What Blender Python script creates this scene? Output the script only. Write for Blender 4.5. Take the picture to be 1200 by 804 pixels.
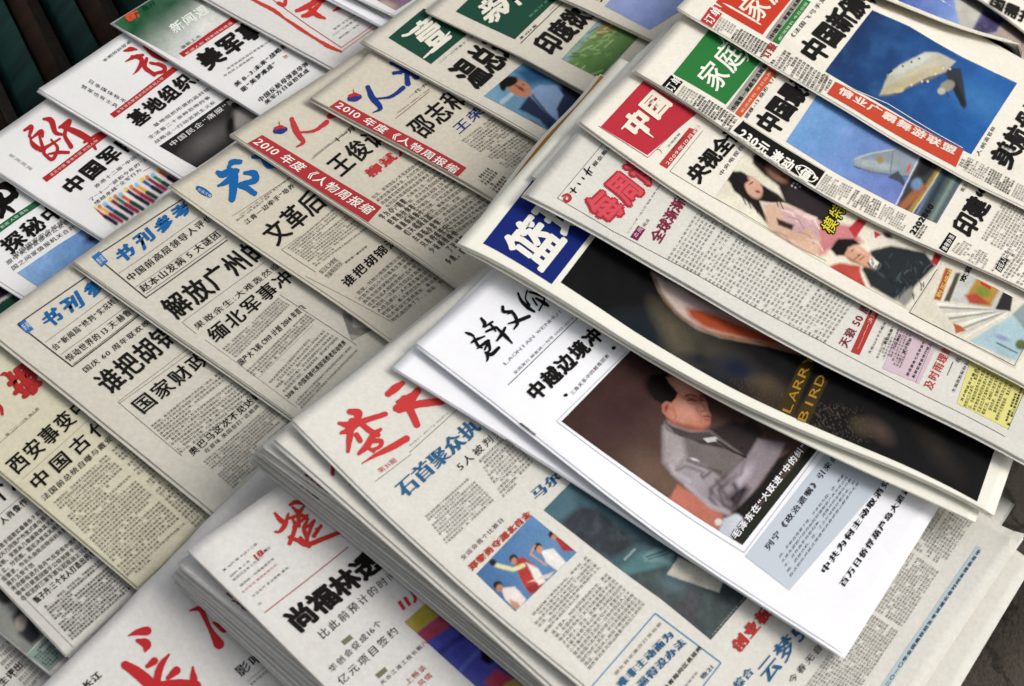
import bpy, math, random
import numpy as np
random.seed(7); np.random.seed(7)
for o in list(bpy.data.objects): bpy.data.objects.remove(o)
scene = bpy.context.scene
COL = scene.collection

# ------------------------------------------------------------------ camera
CAM_H = 0.85                       # metres above the board the newspapers lie on
F_PX, CX, CY = 1718.76, 600.0, 402.0
PITCH, ROLL = math.radians(47.7246), math.radians(18.8844)
_cp, _sp = math.cos(PITCH), math.sin(PITCH)
FW = np.array([0, _cp, -_sp]); _r0 = np.array([1.0, 0, 0]); _u0 = np.cross(_r0, FW)
RT = math.cos(ROLL) * _r0 + math.sin(ROLL) * _u0
UP = math.cos(ROLL) * _u0 - math.sin(ROLL) * _r0
from mathutils import Matrix
cam = bpy.data.cameras.new('camera'); cob = bpy.data.objects.new('camera', cam); COL.objects.link(cob)
M = Matrix.Identity(4)
for i in range(3):
    M[i][0] = RT[i]; M[i][1] = UP[i]; M[i][2] = -FW[i]
M[2][3] = CAM_H
cob.matrix_world = M
cam.sensor_width = 36.0; cam.lens = 36.0 * F_PX / 1200.0
cam.clip_start = 0.02; cam.clip_end = 200
cam.dof.use_dof = True; cam.dof.focus_distance = 1.12; cam.dof.aperture_fstop = 11
scene.camera = cob

# ------------------------------------------------------------------ light: an overcast day
SUN_EL, SUN_AZ = math.radians(50), math.radians(18)      # azimuth measured from +x towards +y
w = bpy.data.worlds.new('World'); scene.world = w; w.use_nodes = True
nt = w.node_tree; bg = nt.nodes['Background']
sky = nt.nodes.new('ShaderNodeTexSky'); sky.sky_type = 'NISHITA'; sky.sun_disc = False
sky.sun_elevation = SUN_EL; sky.sun_rotation = math.pi / 2 - SUN_AZ
sky.air_density = 1.2; sky.dust_density = 5.0; sky.ozone_density = 0.6
hs = nt.nodes.new('ShaderNodeHueSaturation'); hs.inputs['Saturation'].default_value = 0.28
nt.links.new(sky.outputs[0], hs.inputs['Color']); nt.links.new(hs.outputs[0], bg.inputs[0])
bg.inputs[1].default_value = 0.147
sl = bpy.data.lights.new('sun', 'SUN'); sl.energy = 0.95; sl.angle = math.radians(36); sl.color = (1.0, 0.965, 0.92)
so = bpy.data.objects.new('sun', sl); COL.objects.link(so)
from mathutils import Vector
sd = Vector((math.cos(SUN_EL) * math.cos(SUN_AZ), math.cos(SUN_EL) * math.sin(SUN_AZ), math.sin(SUN_EL)))
so.rotation_euler = sd.to_track_quat('Z', 'Y').to_euler(); so.location = (1, 2, 3)
vs = scene.view_settings
vs.view_transform = 'Standard'; vs.look = 'None'; vs.exposure = 0.0; vs.gamma = 1.0; vs.use_curve_mapping = False

# ------------------------------------------------------------------ pixel -> place
def unp(px, py, z=0.0):
    px = np.asarray(px, float); py = np.asarray(py, float)
    d = FW * F_PX + RT * (px[..., None] - CX) - UP * (py[..., None] - CY)
    t = (CAM_H - z) / -d[..., 2]
    return d[..., 0] * t, d[..., 1] * t
ZM = {}
for j, oy in enumerate((0, 160, 320, 480, 644)):
    for i, ox in enumerate((0, 240, 480, 720, 960)):
        ZM['abcdefghijklmnopqrstUVWXY'[j * 5 + i]] = (ox, oy, 5.0)
for j, oy in enumerate((0, 268, 536)):
    for i, ox in enumerate((0, 400, 800)):
        ZM['123456789'[j * 3 + i]] = (ox, oy, 3.0)
ZM['@'] = (0, 0, 1.0)
def Z(k, *pts):
    ox, oy, s = ZM[k]
    return [(ox + p[0] / s, oy + p[1] / s) + tuple(w_ / s for w_ in p[2:]) for p in pts]

# ------------------------------------------------------------------ materials
def lin(c):
    if isinstance(c, str):
        c = tuple(int(c[i:i + 2], 16) / 255 for i in (0, 2, 4))
    return np.array([x / 12.92 if x <= .04045 else ((x + .055) / 1.055) ** 2.4 for x in c])
MATS = {}
def paper_mat(hexc, k=0.95, rough=0.85, ghost=0.06, gloss=0.25):
    key = ('paper', hexc, k, rough, ghost)
    if key in MATS: return MATS[key]
    m = bpy.data.materials.new('paper_' + hexc); m.use_nodes = True
    n = m.node_tree.nodes; l = m.node_tree.links; b = n['Principled BSDF']
    base = lin(hexc) * k
    tc = n.new('ShaderNodeNewGeometry')
    n1 = n.new('ShaderNodeTexNoise'); n1.inputs['Scale'].default_value = 420; n1.inputs['Detail'].default_value = 5
    n2 = n.new('ShaderNodeTexNoise'); n2.inputs['Scale'].default_value = 14; n2.inputs['Detail'].default_value = 4
    n3 = n.new('ShaderNodeTexNoise'); n3.inputs['Scale'].default_value = 230; n3.inputs['Detail'].default_value = 2
    for q in (n1, n2, n3): l.new(tc.outputs['Position'], q.inputs['Vector'])
    def ramp(src, lo, hi, c0, c1):
        r = n.new('ShaderNodeValToRGB'); e = r.color_ramp.elements
        e[0].position = lo; e[1].position = hi; e[0].color = (*c0, 1); e[1].color = (*c1, 1)
        l.new(src, r.inputs[0]); return r.outputs[0]
    c1 = ramp(n1.outputs[0], .3, .7, tuple(base * (.955 if ghost > .03 else .985)), tuple(np.minimum(base * (1.04 if ghost > .03 else 1.01), .92)))
    g = 1 - ghost
    c2 = ramp(n3.outputs[0], .36, .66, (g, g, g), (1, 1, 1))
    c3 = ramp(n2.outputs[0], .3, .7, (.955, .95, .94), (1, 1, 1))
    def mul(a, bb):
        x = n.new('ShaderNodeMix'); x.data_type = 'RGBA'; x.blend_type = 'MULTIPLY'; x.inputs[0].default_value = 1
        l.new(a, x.inputs[6]); l.new(bb, x.inputs[7]); return x.outputs[2]
    l.new(mul(mul(c1, c2), c3), b.inputs['Base Color'])
    b.inputs['Roughness'].default_value = rough
    b.inputs['Specular IOR Level'].default_value = gloss
    bm = n.new('ShaderNodeBump'); bm.inputs['Strength'].default_value = .08; bm.inputs['Distance'].default_value = .0005
    n4 = n.new('ShaderNodeTexNoise'); n4.inputs['Scale'].default_value = 60; n4.inputs['Detail'].default_value = 3
    l.new(tc.outputs['Position'], n4.inputs['Vector']); l.new(n4.outputs[0], bm.inputs['Height']); 
    n5 = n.new('ShaderNodeTexNoise'); n5.inputs['Scale'].default_value = 9; n5.inputs['Detail'].default_value = 2; n5.inputs['Distortion'].default_value = 1.2
    n6 = n.new('ShaderNodeTexVoronoi'); n6.feature = 'DISTANCE_TO_EDGE'; n6.inputs['Scale'].default_value = 7
    mp = n.new('ShaderNodeMapping'); mp.inputs['Scale'].default_value = (1, 2.6, 1); mp.inputs['Rotation'].default_value = (0, 0, 1.1)
    l.new(tc.outputs['Position'], n5.inputs['Vector']); l.new(tc.outputs['Position'], mp.inputs[0]); l.new(mp.outputs[0], n6.inputs['Vector'])
    cr = n.new('ShaderNodeMapRange'); cr.inputs[1].default_value = 0; cr.inputs[2].default_value = .03; l.new(n6.outputs[0], cr.inputs[0])
    b2 = n.new('ShaderNodeBump'); b2.inputs['Strength'].default_value = .35; b2.inputs['Distance'].default_value = .004; l.new(n5.outputs[0], b2.inputs['Height']); l.new(bm.outputs[0], b2.inputs['Normal'])
    b3 = n.new('ShaderNodeBump'); b3.inputs['Strength'].default_value = .10; b3.inputs['Distance'].default_value = .0008; l.new(cr.outputs[0], b3.inputs['Height']); l.new(b2.outputs[0], b3.inputs['Normal'])
    l.new(b3.outputs[0], b.inputs['Normal'])
    MATS[key] = m; return m
def ink(hexc, rough=0.7, k=0.95, var=0.35):
    key = ('ink', hexc, rough, k, var)
    if key in MATS: return MATS[key]
    m = bpy.data.materials.new('ink_' + hexc); m.use_nodes = True
    n = m.node_tree.nodes; l = m.node_tree.links; b = n['Principled BSDF']
    base = lin(hexc) * k
    tc = n.new('ShaderNodeNewGeometry'); n1 = n.new('ShaderNodeTexNoise'); n1.inputs['Scale'].default_value = 700; n1.inputs['Detail'].default_value = 3
    l.new(tc.outputs['Position'], n1.inputs['Vector'])
    r = n.new('ShaderNodeValToRGB'); e = r.color_ramp.elements; e[0].position = .35; e[1].position = .75
    e[0].color = (*base, 1); e[1].color = (*(base * (1 - var * .2) + var * .022), 1)
    l.new(n1.outputs[0], r.inputs[0]); l.new(r.outputs[0], b.inputs['Base Color'])
    b.inputs['Roughness'].default_value = rough; b.inputs['Specular IOR Level'].default_value = .06
    MATS[key] = m; return m
def photo_mat(rough=.6):
    key = ('photo', rough)
    if key in MATS: return MATS[key]
    m = bpy.data.materials.new('printed_picture'); m.use_nodes = True
    n = m.node_tree.nodes; l = m.node_tree.links; b = n['Principled BSDF']
    a = n.new('ShaderNodeAttribute'); a.attribute_name = 'col'
    tc = n.new('ShaderNodeNewGeometry'); n1 = n.new('ShaderNodeTexNoise'); n1.inputs['Scale'].default_value = 600; n1.inputs['Detail'].default_value = 4
    l.new(tc.outputs['Position'], n1.inputs['Vector'])
    r = n.new('ShaderNodeValToRGB'); e = r.color_ramp.elements; e[0].position = .3; e[1].position = .7
    e[0].color = (.90, .90, .90, 1); e[1].color = (1.06, 1.06, 1.06, 1); l.new(n1.outputs[0], r.inputs[0])
    x = n.new('ShaderNodeMix'); x.data_type = 'RGBA'; x.blend_type = 'MULTIPLY'; x.inputs[0].default_value = 1
    l.new(a.outputs['Color'], x.inputs[6]); l.new(r.outputs[0], x.inputs[7]); l.new(x.outputs[2], b.inputs['Base Color'])
    b.inputs['Roughness'].default_value = rough; b.inputs['Specular IOR Level'].default_value = .10
    MATS[key] = m; return m

# ------------------------------------------------------------------ mesh helpers
def mesh_obj(name, V, F, mat, parent=None, cols=None, smooth=False):
    V = np.asarray(V, float); F = np.asarray(F, np.int32)
    if parent is not None: V = V - np.array(parent.location)
    V = V.astype(np.float32); k = F.shape[1]
    me = bpy.data.meshes.new(name)
    me.vertices.add(len(V)); me.vertices.foreach_set('co', V.ravel())
    me.loops.add(F.size); me.loops.foreach_set('vertex_index', F.ravel())
    me.polygons.add(len(F)); me.polygons.foreach_set('loop_start', np.arange(0, F.size, k, dtype=np.int32))
    me.polygons.foreach_set('loop_total', np.full(len(F), k, np.int32))
    if cols is not None:
        at = me.color_attributes.new('col', 'FLOAT_COLOR', 'POINT')
        at.data.foreach_set('color', np.concatenate([cols, np.ones((len(cols), 1))], 1).astype(np.float32).ravel())
    me.update(calc_edges=True); me.validate()
    if smooth: me.polygons.foreach_set('use_smooth', np.ones(len(F), bool))
    me.materials.append(mat)
    o = bpy.data.objects.new(name, me); COL.objects.link(o)
    if parent is not None:
        o.parent = parent
    return o
def box(name, x0, x1, y0, y1, z0, z1, mat, parent=None): 
    V = [(x, y, z) for z in (z0, z1) for y in (y0, y1) for x in (x0, x1)]
    F = [(0, 2, 3, 1), (4, 5, 7, 6), (0, 1, 5, 4), (2, 6, 7, 3), (0, 4, 6, 2), (1, 3, 7, 5)]
    return mesh_obj(name, V, F, mat, parent)

# value noise
_tab = np.random.rand(256, 256)
def vnoise(x, y):
    xi = np.floor(x).astype(int); yi = np.floor(y).astype(int); fx = x - xi; fy = y - yi
    fx = fx * fx * (3 - 2 * fx); fy = fy * fy * (3 - 2 * fy)
    g = lambda a, b: _tab[a % 256, b % 256]
    return (g(xi, yi) * (1 - fx) + g(xi + 1, yi) * fx) * (1 - fy) + (g(xi, yi + 1) * (1 - fx) + g(xi + 1, yi + 1) * fx) * fy
def fbm(x, y, o=3):
    s = 0; a = 1; t = 0
    for i in range(o):
        s = s + a * vnoise(x * 2 ** i + 17 * i, y * 2 ** i + 5 * i); t += a; a *= .55
    return s / t

# ------------------------------------------------------------------ glyphs
GL = {}
def glyphs(chars, off, res):
    chars = chars.replace('/', '/')
    need = [c for c in dict.fromkeys(chars) if c not in ' \u3000' and (c, off, res) not in GL]
    if not need: return
    obs = []
    for c in need:
        cu = bpy.data.curves.new('g', 'FONT'); cu.body = c; cu.resolution_u = res; cu.offset = off
        o = bpy.data.objects.new('g', cu); COL.objects.link(o); obs.append(o)
    dg = bpy.context.evaluated_depsgraph_get(); dg.update()
    for c, o in zip(need, obs):
        e = o.evaluated_get(dg); m = e.to_mesh(); m.calc_loop_triangles()
        V = np.zeros(len(m.vertices) * 3); m.vertices.foreach_get('co', V); V = V.reshape(-1, 3)[:, :2]
        T = np.zeros(len(m.loop_triangles) * 3, int); m.loop_triangles.foreach_get('vertices', T)
        GL[(c, off, res)] = (V, T.reshape(-1, 3)); e.to_mesh_clear()
    for o in obs:
        cu = o.data; bpy.data.objects.remove(o); bpy.data.curves.remove(cu)
BODY = '的一是在不了有和人这中大为上个国我以要他时来用们生到作地于出就分对成会可主发年动同工也能下过子说产种面而方后多定行学法所民得经十三之进着等部度家电力里如水化高自二理起小物现实加量都两体制机当使点从业本去把性好应开它合还因由其些然前外天政四日那社义事平形相全表间样与关各重新线内数正心反你明看原又么利比或但质气第向道命此变条只没结解问意建月公无系军很情者最立代想已通并提直题党程展五果料象员革位入常文总次品式活设及管特件长求老头基资边流路级少图山统接知较将组见计别她手角期根论运农指几九区强放决西被干做必战先回则任取据处理世车受给即'
def is_cjk(c): return ord(c) > 0x2e80 or c in '《》，。、—〇'

# ------------------------------------------------------------------ the growing pile (height field the next paper drapes over)
GX0, GY0, GD = -1.15, 0.15, 0.0035
GNX, GNY = int(2.2 / GD), int(2.1 / GD)
HM = np.zeros((GNX, GNY))
_gx = GX0 + np.arange(GNX) * GD; _gy = GY0 + np.arange(GNY) * GD
def hsample(x, y, rad=3):
    i = np.clip(((x - GX0) / GD).round().astype(int), rad, GNX - 1 - rad); j = np.clip(((y - GY0) / GD).round().astype(int), rad, GNY - 1 - rad)
    h = HM[i, j]
    for a in (-rad, -1, 0, 1, rad):
        for b in (-rad, -1, 0, 1, rad): h = np.maximum(h, HM[i + a, j + b])
    return h

class Paper:
    def __init__(s, name, label, cat, TL, EP, L, W, mat, t=.0028, n=4, tline=None, lift=0.0009, group=None, gap=.0008,
                 jit=.0024, curl=None, wav=.0016, seed=0, edge_mat=None, round_=True, bow=None):
        rnd = random.Random(seed * 13 + 5)
        s.t = t
        z0 = z1 = None; s.bc = np.zeros(3); s.vb = 1.0
        Lin, Win = L, W
        for rnd_ in range(4):
            if z0 is None:
                z0 = z1 = t
                for it in range(4):
                    a = np.array([float(q) for q in unp(*TL, z0)]); b = np.array([float(q) for q in unp(*EP, z1)])
                    z0 = float(hsample(*[np.array([q]) for q in a])[0]) + t; z1 = float(hsample(*[np.array([q]) for q in b])[0]) + t
                zq = {}
            else:
                z0 = float(s.bil(np.array([0.]), np.array([0.]))[0]); z1 = float(s.bil(np.array([0.]), np.array([min(s.L, np.linalg.norm(b - a))]))[0])
            def zat(p):
                if rnd_ == 0: return (z0 + z1) / 2
                zz = (z0 + z1) / 2
                for it in range(3):
                    x, y = [float(q) for q in unp(*p, zz)]; q2 = s.Mi @ (np.array([x, y]) - s.O); q2[0] += s.bw(q2[1])
                    zz = float(s.bil(np.array([np.clip(q2[0], 0, s.W)]), np.array([np.clip(q2[1], 0, s.L)]))[0])
                return zz
            wp = {}
            for key, p in (('t0', tline and tline[0]), ('t1', tline and tline[1]), ('L', Lin if isinstance(Lin, tuple) else None), ('W', Win if isinstance(Win, tuple) else None)):
                if p: wp[key] = np.array([float(q) for q in unp(*p, zat(p))])
            a = np.array([float(q) for q in unp(*TL, z0)]); b = np.array([float(q) for q in unp(*EP, z1)])
            s.O = a; s.E = (b - a) / np.linalg.norm(b - a)
            if tline is not None: s.T = (wp['t1'] - wp['t0']) / np.linalg.norm(wp['t1'] - wp['t0'])
            else: s.T = np.array([-s.E[1], s.E[0]])
            s.Mi = np.linalg.inv(np.array([s.T, s.E]).T)
            s.vb = float(np.linalg.norm(b - a)); s.bc = np.zeros(3)
            if bow:      # the fold is not quite straight: the measured points along it
                R = [s.Mi @ (np.array([float(q) for q in unp(*p, (z0 * (1 - f_) + z1 * f_) if rnd_ == 0 else zat(p))]) - s.O) for p, f_ in zip(bow, np.linspace(.2, .8, len(bow)))]
                tt = np.array([r[1] / s.vb for r in R]); kk = min(3, len(bow)); B_ = np.stack([tt * (1 - tt), tt * (1 - tt) * (1 - 2 * tt), (tt * (1 - tt)) ** 2], 1)[:, :kk]
                s.bc[:kk] = np.linalg.lstsq(B_, -np.array([r[0] for r in R]), rcond=None)[0]
            if 'L' in wp: L = float((s.Mi @ (wp['L'] - s.O))[1])
            if 'W' in wp: W = float((s.Mi @ (wp['W'] - s.O))[0])
            s.W, s.L = W, L
            # drape: a taut membrane over what lies below
            nu, nv = max(8, int(W / .009)), max(8, int(L / .009))
            cu = np.linspace(0, W, nu); cv = np.linspace(0, L, nv)
            U, V = np.meshgrid(cu, cv, indexing='ij')
            X, Y = s.xy(U, V)
            H = hsample(X, Y)
            if curl is not None: H = H + curl(U, V, W, L)
            Zf = H.copy()
            for it in range(90):
                P = np.pad(Zf, 1, mode='edge')
                A = (P[:-2, 1:-1] + P[2:, 1:-1] + P[1:-1, :-2] + P[1:-1, 2:]) / 4
                if it % 3: # bending stiffness: blend a wider kernel
                    Q = np.pad(Zf, 3, mode='edge'); A = .5 * A + .5 * (Q[:-6, 3:-3] + Q[6:, 3:-3] + Q[3:-3, :-6] + Q[3:-3, 6:]) / 4
                Zf = np.maximum(H, A - 1.5e-5)
            Zf = Zf + gap + t + wav * 2 * (fbm(U * 9 + seed * 7.3, V * 9 + seed * 3.1) )
            if lift: Zf = Zf + lift * np.exp(-U / .022) * (.75 + .5 * vnoise(V * 11 + seed, U * 0 + seed))
            def bil(U, V, Zf=Zf, cu=cu, cv=cv, nu=nu, nv=nv):
                i = np.clip(np.searchsorted(cu, U, 'right') - 1, 0, nu - 2); j = np.clip(np.searchsorted(cv, V, 'right') - 1, 0, nv - 2)
                a = np.clip((U - cu[i]) / (cu[1] - cu[0]), 0, 1); b = np.clip((V - cv[j]) / (cv[1] - cv[0]), 0, 1)
                return (Zf[i, j] * (1 - a) + Zf[i + 1, j] * a) * (1 - b) + (Zf[i, j + 1] * (1 - a) + Zf[i + 1, j + 1] * a) * b
            s.bil = bil
        s.cu, s.cv = cu, cv
        # fine grid with a rounded fold along the left edge
        r = min(.0009, t * .3)
        fu = np.concatenate([[0, .12 * r, .35 * r, .7 * r, r], np.linspace(r, W, max(8, int(W / .007)))[1:]])
        fv = np.linspace(0, L, max(8, int(L / .007)))
        s.fu, s.fv = fu, fv
        U, V = np.meshgrid(fu, fv, indexing='ij')
        s.FZ = bil(U, V)
        if round_:
            m = U < r; s.FZ = s.FZ - np.where(m, r * (1 - np.sqrt(np.clip(1 - (1 - U / r) ** 2, 0, 1))), 0)
        # world thing
        zo = float(s.FZ[0, 0]) - t
        s.root = bpy.data.objects.new(name, None); COL.objects.link(s.root)
        s.root.location = (s.O[0], s.O[1], zo); s.root.empty_display_size = .02
        s.root['label'] = label; s.root['category'] = cat
        if group: s.root['group'] = group
        em = edge_mat or mat
        sheet = t / n
        # every sheet: an undulating slab of its own
        for k in range(n):
            if k == 0: uu, vv, ZZ, th = fu, fv, s.FZ, sheet * .5; du = dv = 0; ww = W; ll = L
            else:
                du = rnd.uniform(-jit, jit); dv = rnd.uniform(-jit, jit)
                uu = np.concatenate([[0, .0004, .0012], np.linspace(.004, W, max(6, int(W / .02)))]); vv = np.linspace(0, L, max(6, int(L / .02)))
                a, b = np.meshgrid(uu, vv, indexing='ij'); ZZ = bil(np.clip(a + du, 0, W), np.clip(b + dv, 0, L)) - k * sheet - .0001
                ZZ[0, :] -= sheet * .3; ZZ[1, :] -= sheet * .1
                th = sheet * .45
            a, b = np.meshgrid(uu + du, vv + dv, indexing='ij')
            x, y = s.xy(a, b)
            n0, n1 = a.shape
            top = np.stack([x, y, ZZ], -1).reshape(-1, 3); bot = top - np.array([0, 0, th])
            idx = np.arange(n0 * n1).reshape(n0, n1); N = n0 * n1
            T1 = np.stack([idx[:-1, :-1], idx[1:, :-1], idx[:-1, 1:]], -1).reshape(-1, 3)
            T2 = np.stack([idx[1:, :-1], idx[1:, 1:], idx[:-1, 1:]], -1).reshape(-1, 3)
            Ft = np.concatenate([T1, T2])[:, ::-1]
            ring = np.concatenate([idx[:, 0], idx[-1, 1:], idx[-2::-1, -1], idx[0, -2::-1]])
            r0 = ring[:-1]; r1 = ring[1:]
            Fs = np.concatenate([np.stack([r0, r1, r1 + N], -1), np.stack([r0, r1 + N, r0 + N], -1)])
            o = mesh_obj('front_page' if k == 0 else 'inner_page', np.concatenate([top, bot]), np.concatenate([Ft, Ft[:, ::-1] + N, Fs]), mat if k == 0 else em, s.root)
            try:
                sm = np.zeros(len(o.data.polygons), bool); sm[:len(Ft)] = True
                o.data.polygons.foreach_set('use_smooth', sm)
            except Exception: pass
        # raise the pile
        gi, gj = np.meshgrid(_gx, _gy, indexing='ij')
        q = np.stack([gi - s.O[0], gj - s.O[1]], -1) @ s.Mi.T; q[..., 0] += s.bw(q[..., 1])
        inside = (q[..., 0] > -.002) & (q[..., 0] < W + .002) & (q[..., 1] > -.002) & (q[..., 1] < L + .002)
        zz = bil(np.clip(q[..., 0][inside], 0, W), np.clip(q[..., 1][inside], 0, L))
        HM[inside] = np.maximum(HM[inside], zz)
    def bw(s, v):
        t = np.clip(v / s.vb, 0, 1); p = t * (1 - t); return s.bc[0] * p + s.bc[1] * p * (1 - 2 * t) + s.bc[2] * p * p
    def xy(s, u, v):
        u = u - s.bw(v); return s.O[0] + u * s.T[0] + v * s.E[0], s.O[1] + u * s.T[1] + v * s.E[1]
    # -- surface
    def z(s, u, v):
        fu, fv = s.fu, s.fv
        i = np.clip(np.searchsorted(fu, u, 'right') - 1, 0, len(fu) - 2); j = np.clip(np.searchsorted(fv, v, 'right') - 1, 0, len(fv) - 2)
        a = np.clip((u - fu[i]) / (fu[i + 1] - fu[i]), 0, 1); b = np.clip((v - fv[j]) / (fv[j + 1] - fv[j]), 0, 1)
        z00, z10, z01, z11 = s.FZ[i, j], s.FZ[i + 1, j], s.FZ[i, j + 1], s.FZ[i + 1, j + 1]
        return np.where(a + b < 1, z00 + a * (z10 - z00) + b * (z01 - z00), z11 + (1 - a) * (z01 - z11) + (1 - b) * (z10 - z11))
    def uv(s, px, py):
        px = np.asarray(px, float); py = np.asarray(py, float)
        zz = np.full(px.shape, float(s.FZ.mean()))
        for it in range(4):
            x, y = unp(px, py, zz); q = np.stack([x - s.O[0], y - s.O[1]], -1) @ s.Mi.T; q[..., 0] += s.bw(q[..., 1])
            zz = s.z(np.clip(q[..., 0], 0, s.W), np.clip(q[..., 1], 0, s.L))
        return q
    def put(s, name, uv, F, mat, lv=1, cols=None, dz=None):
        """link a piece of flat print, given in the paper's own coordinates"""
        uv = np.asarray(uv, float); F = np.asarray(F, int)
        e = .0006
        ok = (uv[:, 0] > e) & (uv[:, 0] < s.W - e) & (uv[:, 1] > e) & (uv[:, 1] < s.L - e)
        if not ok.all():
            uv = np.stack([np.clip(uv[:, 0], e, s.W - e), np.clip(uv[:, 1], e, s.L - e)], -1)
            F = F[ok[F].any(1)]
            if not len(F): return None
        zz = s.z(uv[:, 0], uv[:, 1]) + .00022 + .00010 * lv + (0 if dz is None else dz)
        V = np.stack([*s.xy(uv[:, 0], uv[:, 1]), zz], -1)
        return mesh_obj(name, V, F, mat, s.root, cols)
    # -- lettering: A bottom left, B bottom right, C top left (pixels)
    def _line(s, txt, a, b, c, off, res, fill=.92, rag=0):
        ws = [1.0 if is_cjk(ch) or ch in '\u3000' else (.32 if ch in ' .,:;|1' else .56) for ch in txt]
        tot = sum(ws); x0 = 0; VV = []; FF = []; n = 0
        for ch, w_ in zip(txt, ws):
            g = GL.get((ch, off, res))
            if g is not None and len(g[0]):
                V, T = g
                if is_cjk(ch): gx = (V[:, 0] - .5) * fill + .5
                else:
                    m0, m1 = V[:, 0].min(), V[:, 0].max(); m = max(m1 - m0, .50); gx = (.5 + (V[:, 0] - (m0 + m1) / 2) / m * .88) * w_ if w_ > .4 else (.5 + (V[:, 0] - (m0 + m1) / 2) / .36) * w_
                gy = (V[:, 1] + .10) / .97
                tx = (x0 + gx) / tot
                VV.append(a + tx[:, None] * (b - a) + gy[:, None] * (c - a)); FF.append(T + n); n += len(V)
            x0 += w_
        if not VV: return np.zeros((0, 2)), np.zeros((0, 3), int)
        return np.concatenate(VV), np.concatenate(FF)
    def text(s, txt, A, B, C, col='15120f', off=.0, name='headline', lv=2, res=2, serif=0, mat=None, fill=.92, warp=0):
        """off: extra weight of every stroke, serif: extra weight of the upright strokes only (in ems)"""
        glyphs(txt, 0, res)
        q = s.uv([A[0], B[0], C[0]], [A[1], B[1], C[1]])
        V, F = s._line(txt, q[0], q[1], q[2], 0, res, fill)
        if not len(V): return
        n = sum(1 for ch in txt if is_cjk(ch)) + .56 * sum(1 for ch in txt if not is_cjk(ch) and ch != ' ')
        ex = (q[1] - q[0]) / max(n, .5); ey = (q[2] - q[0]); sh = [(0, 0)]
        if off:
            k = 8 if off > .025 else (6 if off > .012 else 4)
            sh += [(off * math.cos(2 * math.pi * i / k + .4), off * math.sin(2 * math.pi * i / k + .4)) for i in range(k)]
            if off > .05: sh += [(off * .5 * math.cos(2 * math.pi * i / 6), off * .5 * math.sin(2 * math.pi * i / 6)) for i in range(6)]
        if serif: sh += [(x + d, y) for x, y in sh[:5] for d in ((serif, -serif) if serif > .03 else (serif,))]
        if warp:
            en = V @ np.linalg.inv(np.array([ex, ey])); wx = (fbm(en[:, 0] * 2.6 + 3, en[:, 1] * 2.6, 2) - .5) * warp; wy = (fbm(en[:, 0] * 2.6 + 30, en[:, 1] * 2.6 + 7, 2) - .5) * warp
            V = V + wx[:, None] * ex + wy[:, None] * ey
        Vc = np.concatenate([V + ex * hx + ey * hy for hx, hy in sh]); Fc = np.concatenate([F + len(V) * i for i in range(len(sh))])
        dz = np.repeat(np.arange(len(sh)), len(V)) * (1.2e-5)
        return s.put(name, Vc, Fc, mat or ink(col), lv, dz=dz)
    def body(s, quad, rows, cols, col='4a463f', off=.0, gapx=.0, name='body_text', seed=1, ind=True, bold=0, fill=.93, lead=.86):
        """columns of small type: quad TL,TR,BR,BL in pixels"""
        rn = random.Random(seed); glyphs(BODY, 0, 1)
        q = s.uv([p[0] for p in quad], [p[1] for p in quad])
        V2 = []; F2 = []; n = 0
        for r in range(rows):
            f0 = (r + lead) / rows; f1 = r / rows + .06 / rows
            a = q[0] + (q[3] - q[0]) * f0; b = q[1] + (q[2] - q[1]) * f0; c = q[0] + (q[3] - q[0]) * f1
            st = ''.join(rn.choice(BODY) for _ in range(cols))
            if ind and rn.random() < .16: st = '\u3000\u3000' + st[2:]
            if ind and rn.random() < .14:
                k = rn.randint(cols // 3, cols - 1); st = st[:k] + '\u3000' * (cols - k)
            st = ''.join(ch if rn.random() > .05 else rn.choice('，。、') for ch in st)
            glyphs(st, 0, 1)
            V, F = s._line(st, a, b, c, 0, 1, fill)
            if not len(V): continue
            V2.append(V); F2.append(F + n); n += len(V)
        V = np.concatenate(V2); F = np.concatenate(F2); dz = None
        if off:
            ex = (q[1] - q[0]) / cols; ey = (q[3] - q[0]) / rows; sh = [(0, 0), (off, off), (-off, off), (off, -off)]
            dz = np.repeat(np.arange(4), len(V)) * 1.2e-5; F = np.concatenate([F + len(V) * i for i in range(4)]); V = np.concatenate([V + ex * a + ey * b for a, b in sh])
        return s.put(name, V, F, ink(col, var=.5), 2, dz=dz)
    def quad(s, quad, col=None, name='panel', lv=0, nx=None, ny=None, paint=None, rough=.7, mat=None, res=2.0):
        q = s.uv([p[0] for p in quad], [p[1] for p in quad])
        P = np.array([p[:2] for p in quad], float)
        if nx is None:
            lx = max(np.linalg.norm(P[1] - P[0]), np.linalg.norm(P[2] - P[3])); ly = max(np.linalg.norm(P[3] - P[0]), np.linalg.norm(P[2] - P[1]))
            st = res if paint is not None else 5.0
            nx = max(2, int(lx / st)); ny = max(2, int(ly / st))
        a, b = np.meshgrid(np.linspace(0, 1, nx + 1), np.linspace(0, 1, ny + 1), indexing='ij')
        def mix(p): return (p[0] * (1 - a)[..., None] + p[1] * a[..., None]) * (1 - b)[..., None] + (p[3] * (1 - a)[..., None] + p[2] * a[..., None]) * b[..., None]
        uvg = mix(q).reshape(-1, 2); idx = np.arange((nx + 1) * (ny + 1)).reshape(nx + 1, ny + 1)
        F = np.concatenate([np.stack([idx[:-1, :-1], idx[:-1, 1:], idx[1:, :-1]], -1).reshape(-1, 3), np.stack([idx[1:, :-1], idx[:-1, 1:], idx[1:, 1:]], -1).reshape(-1, 3)])
        cols = None
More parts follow.
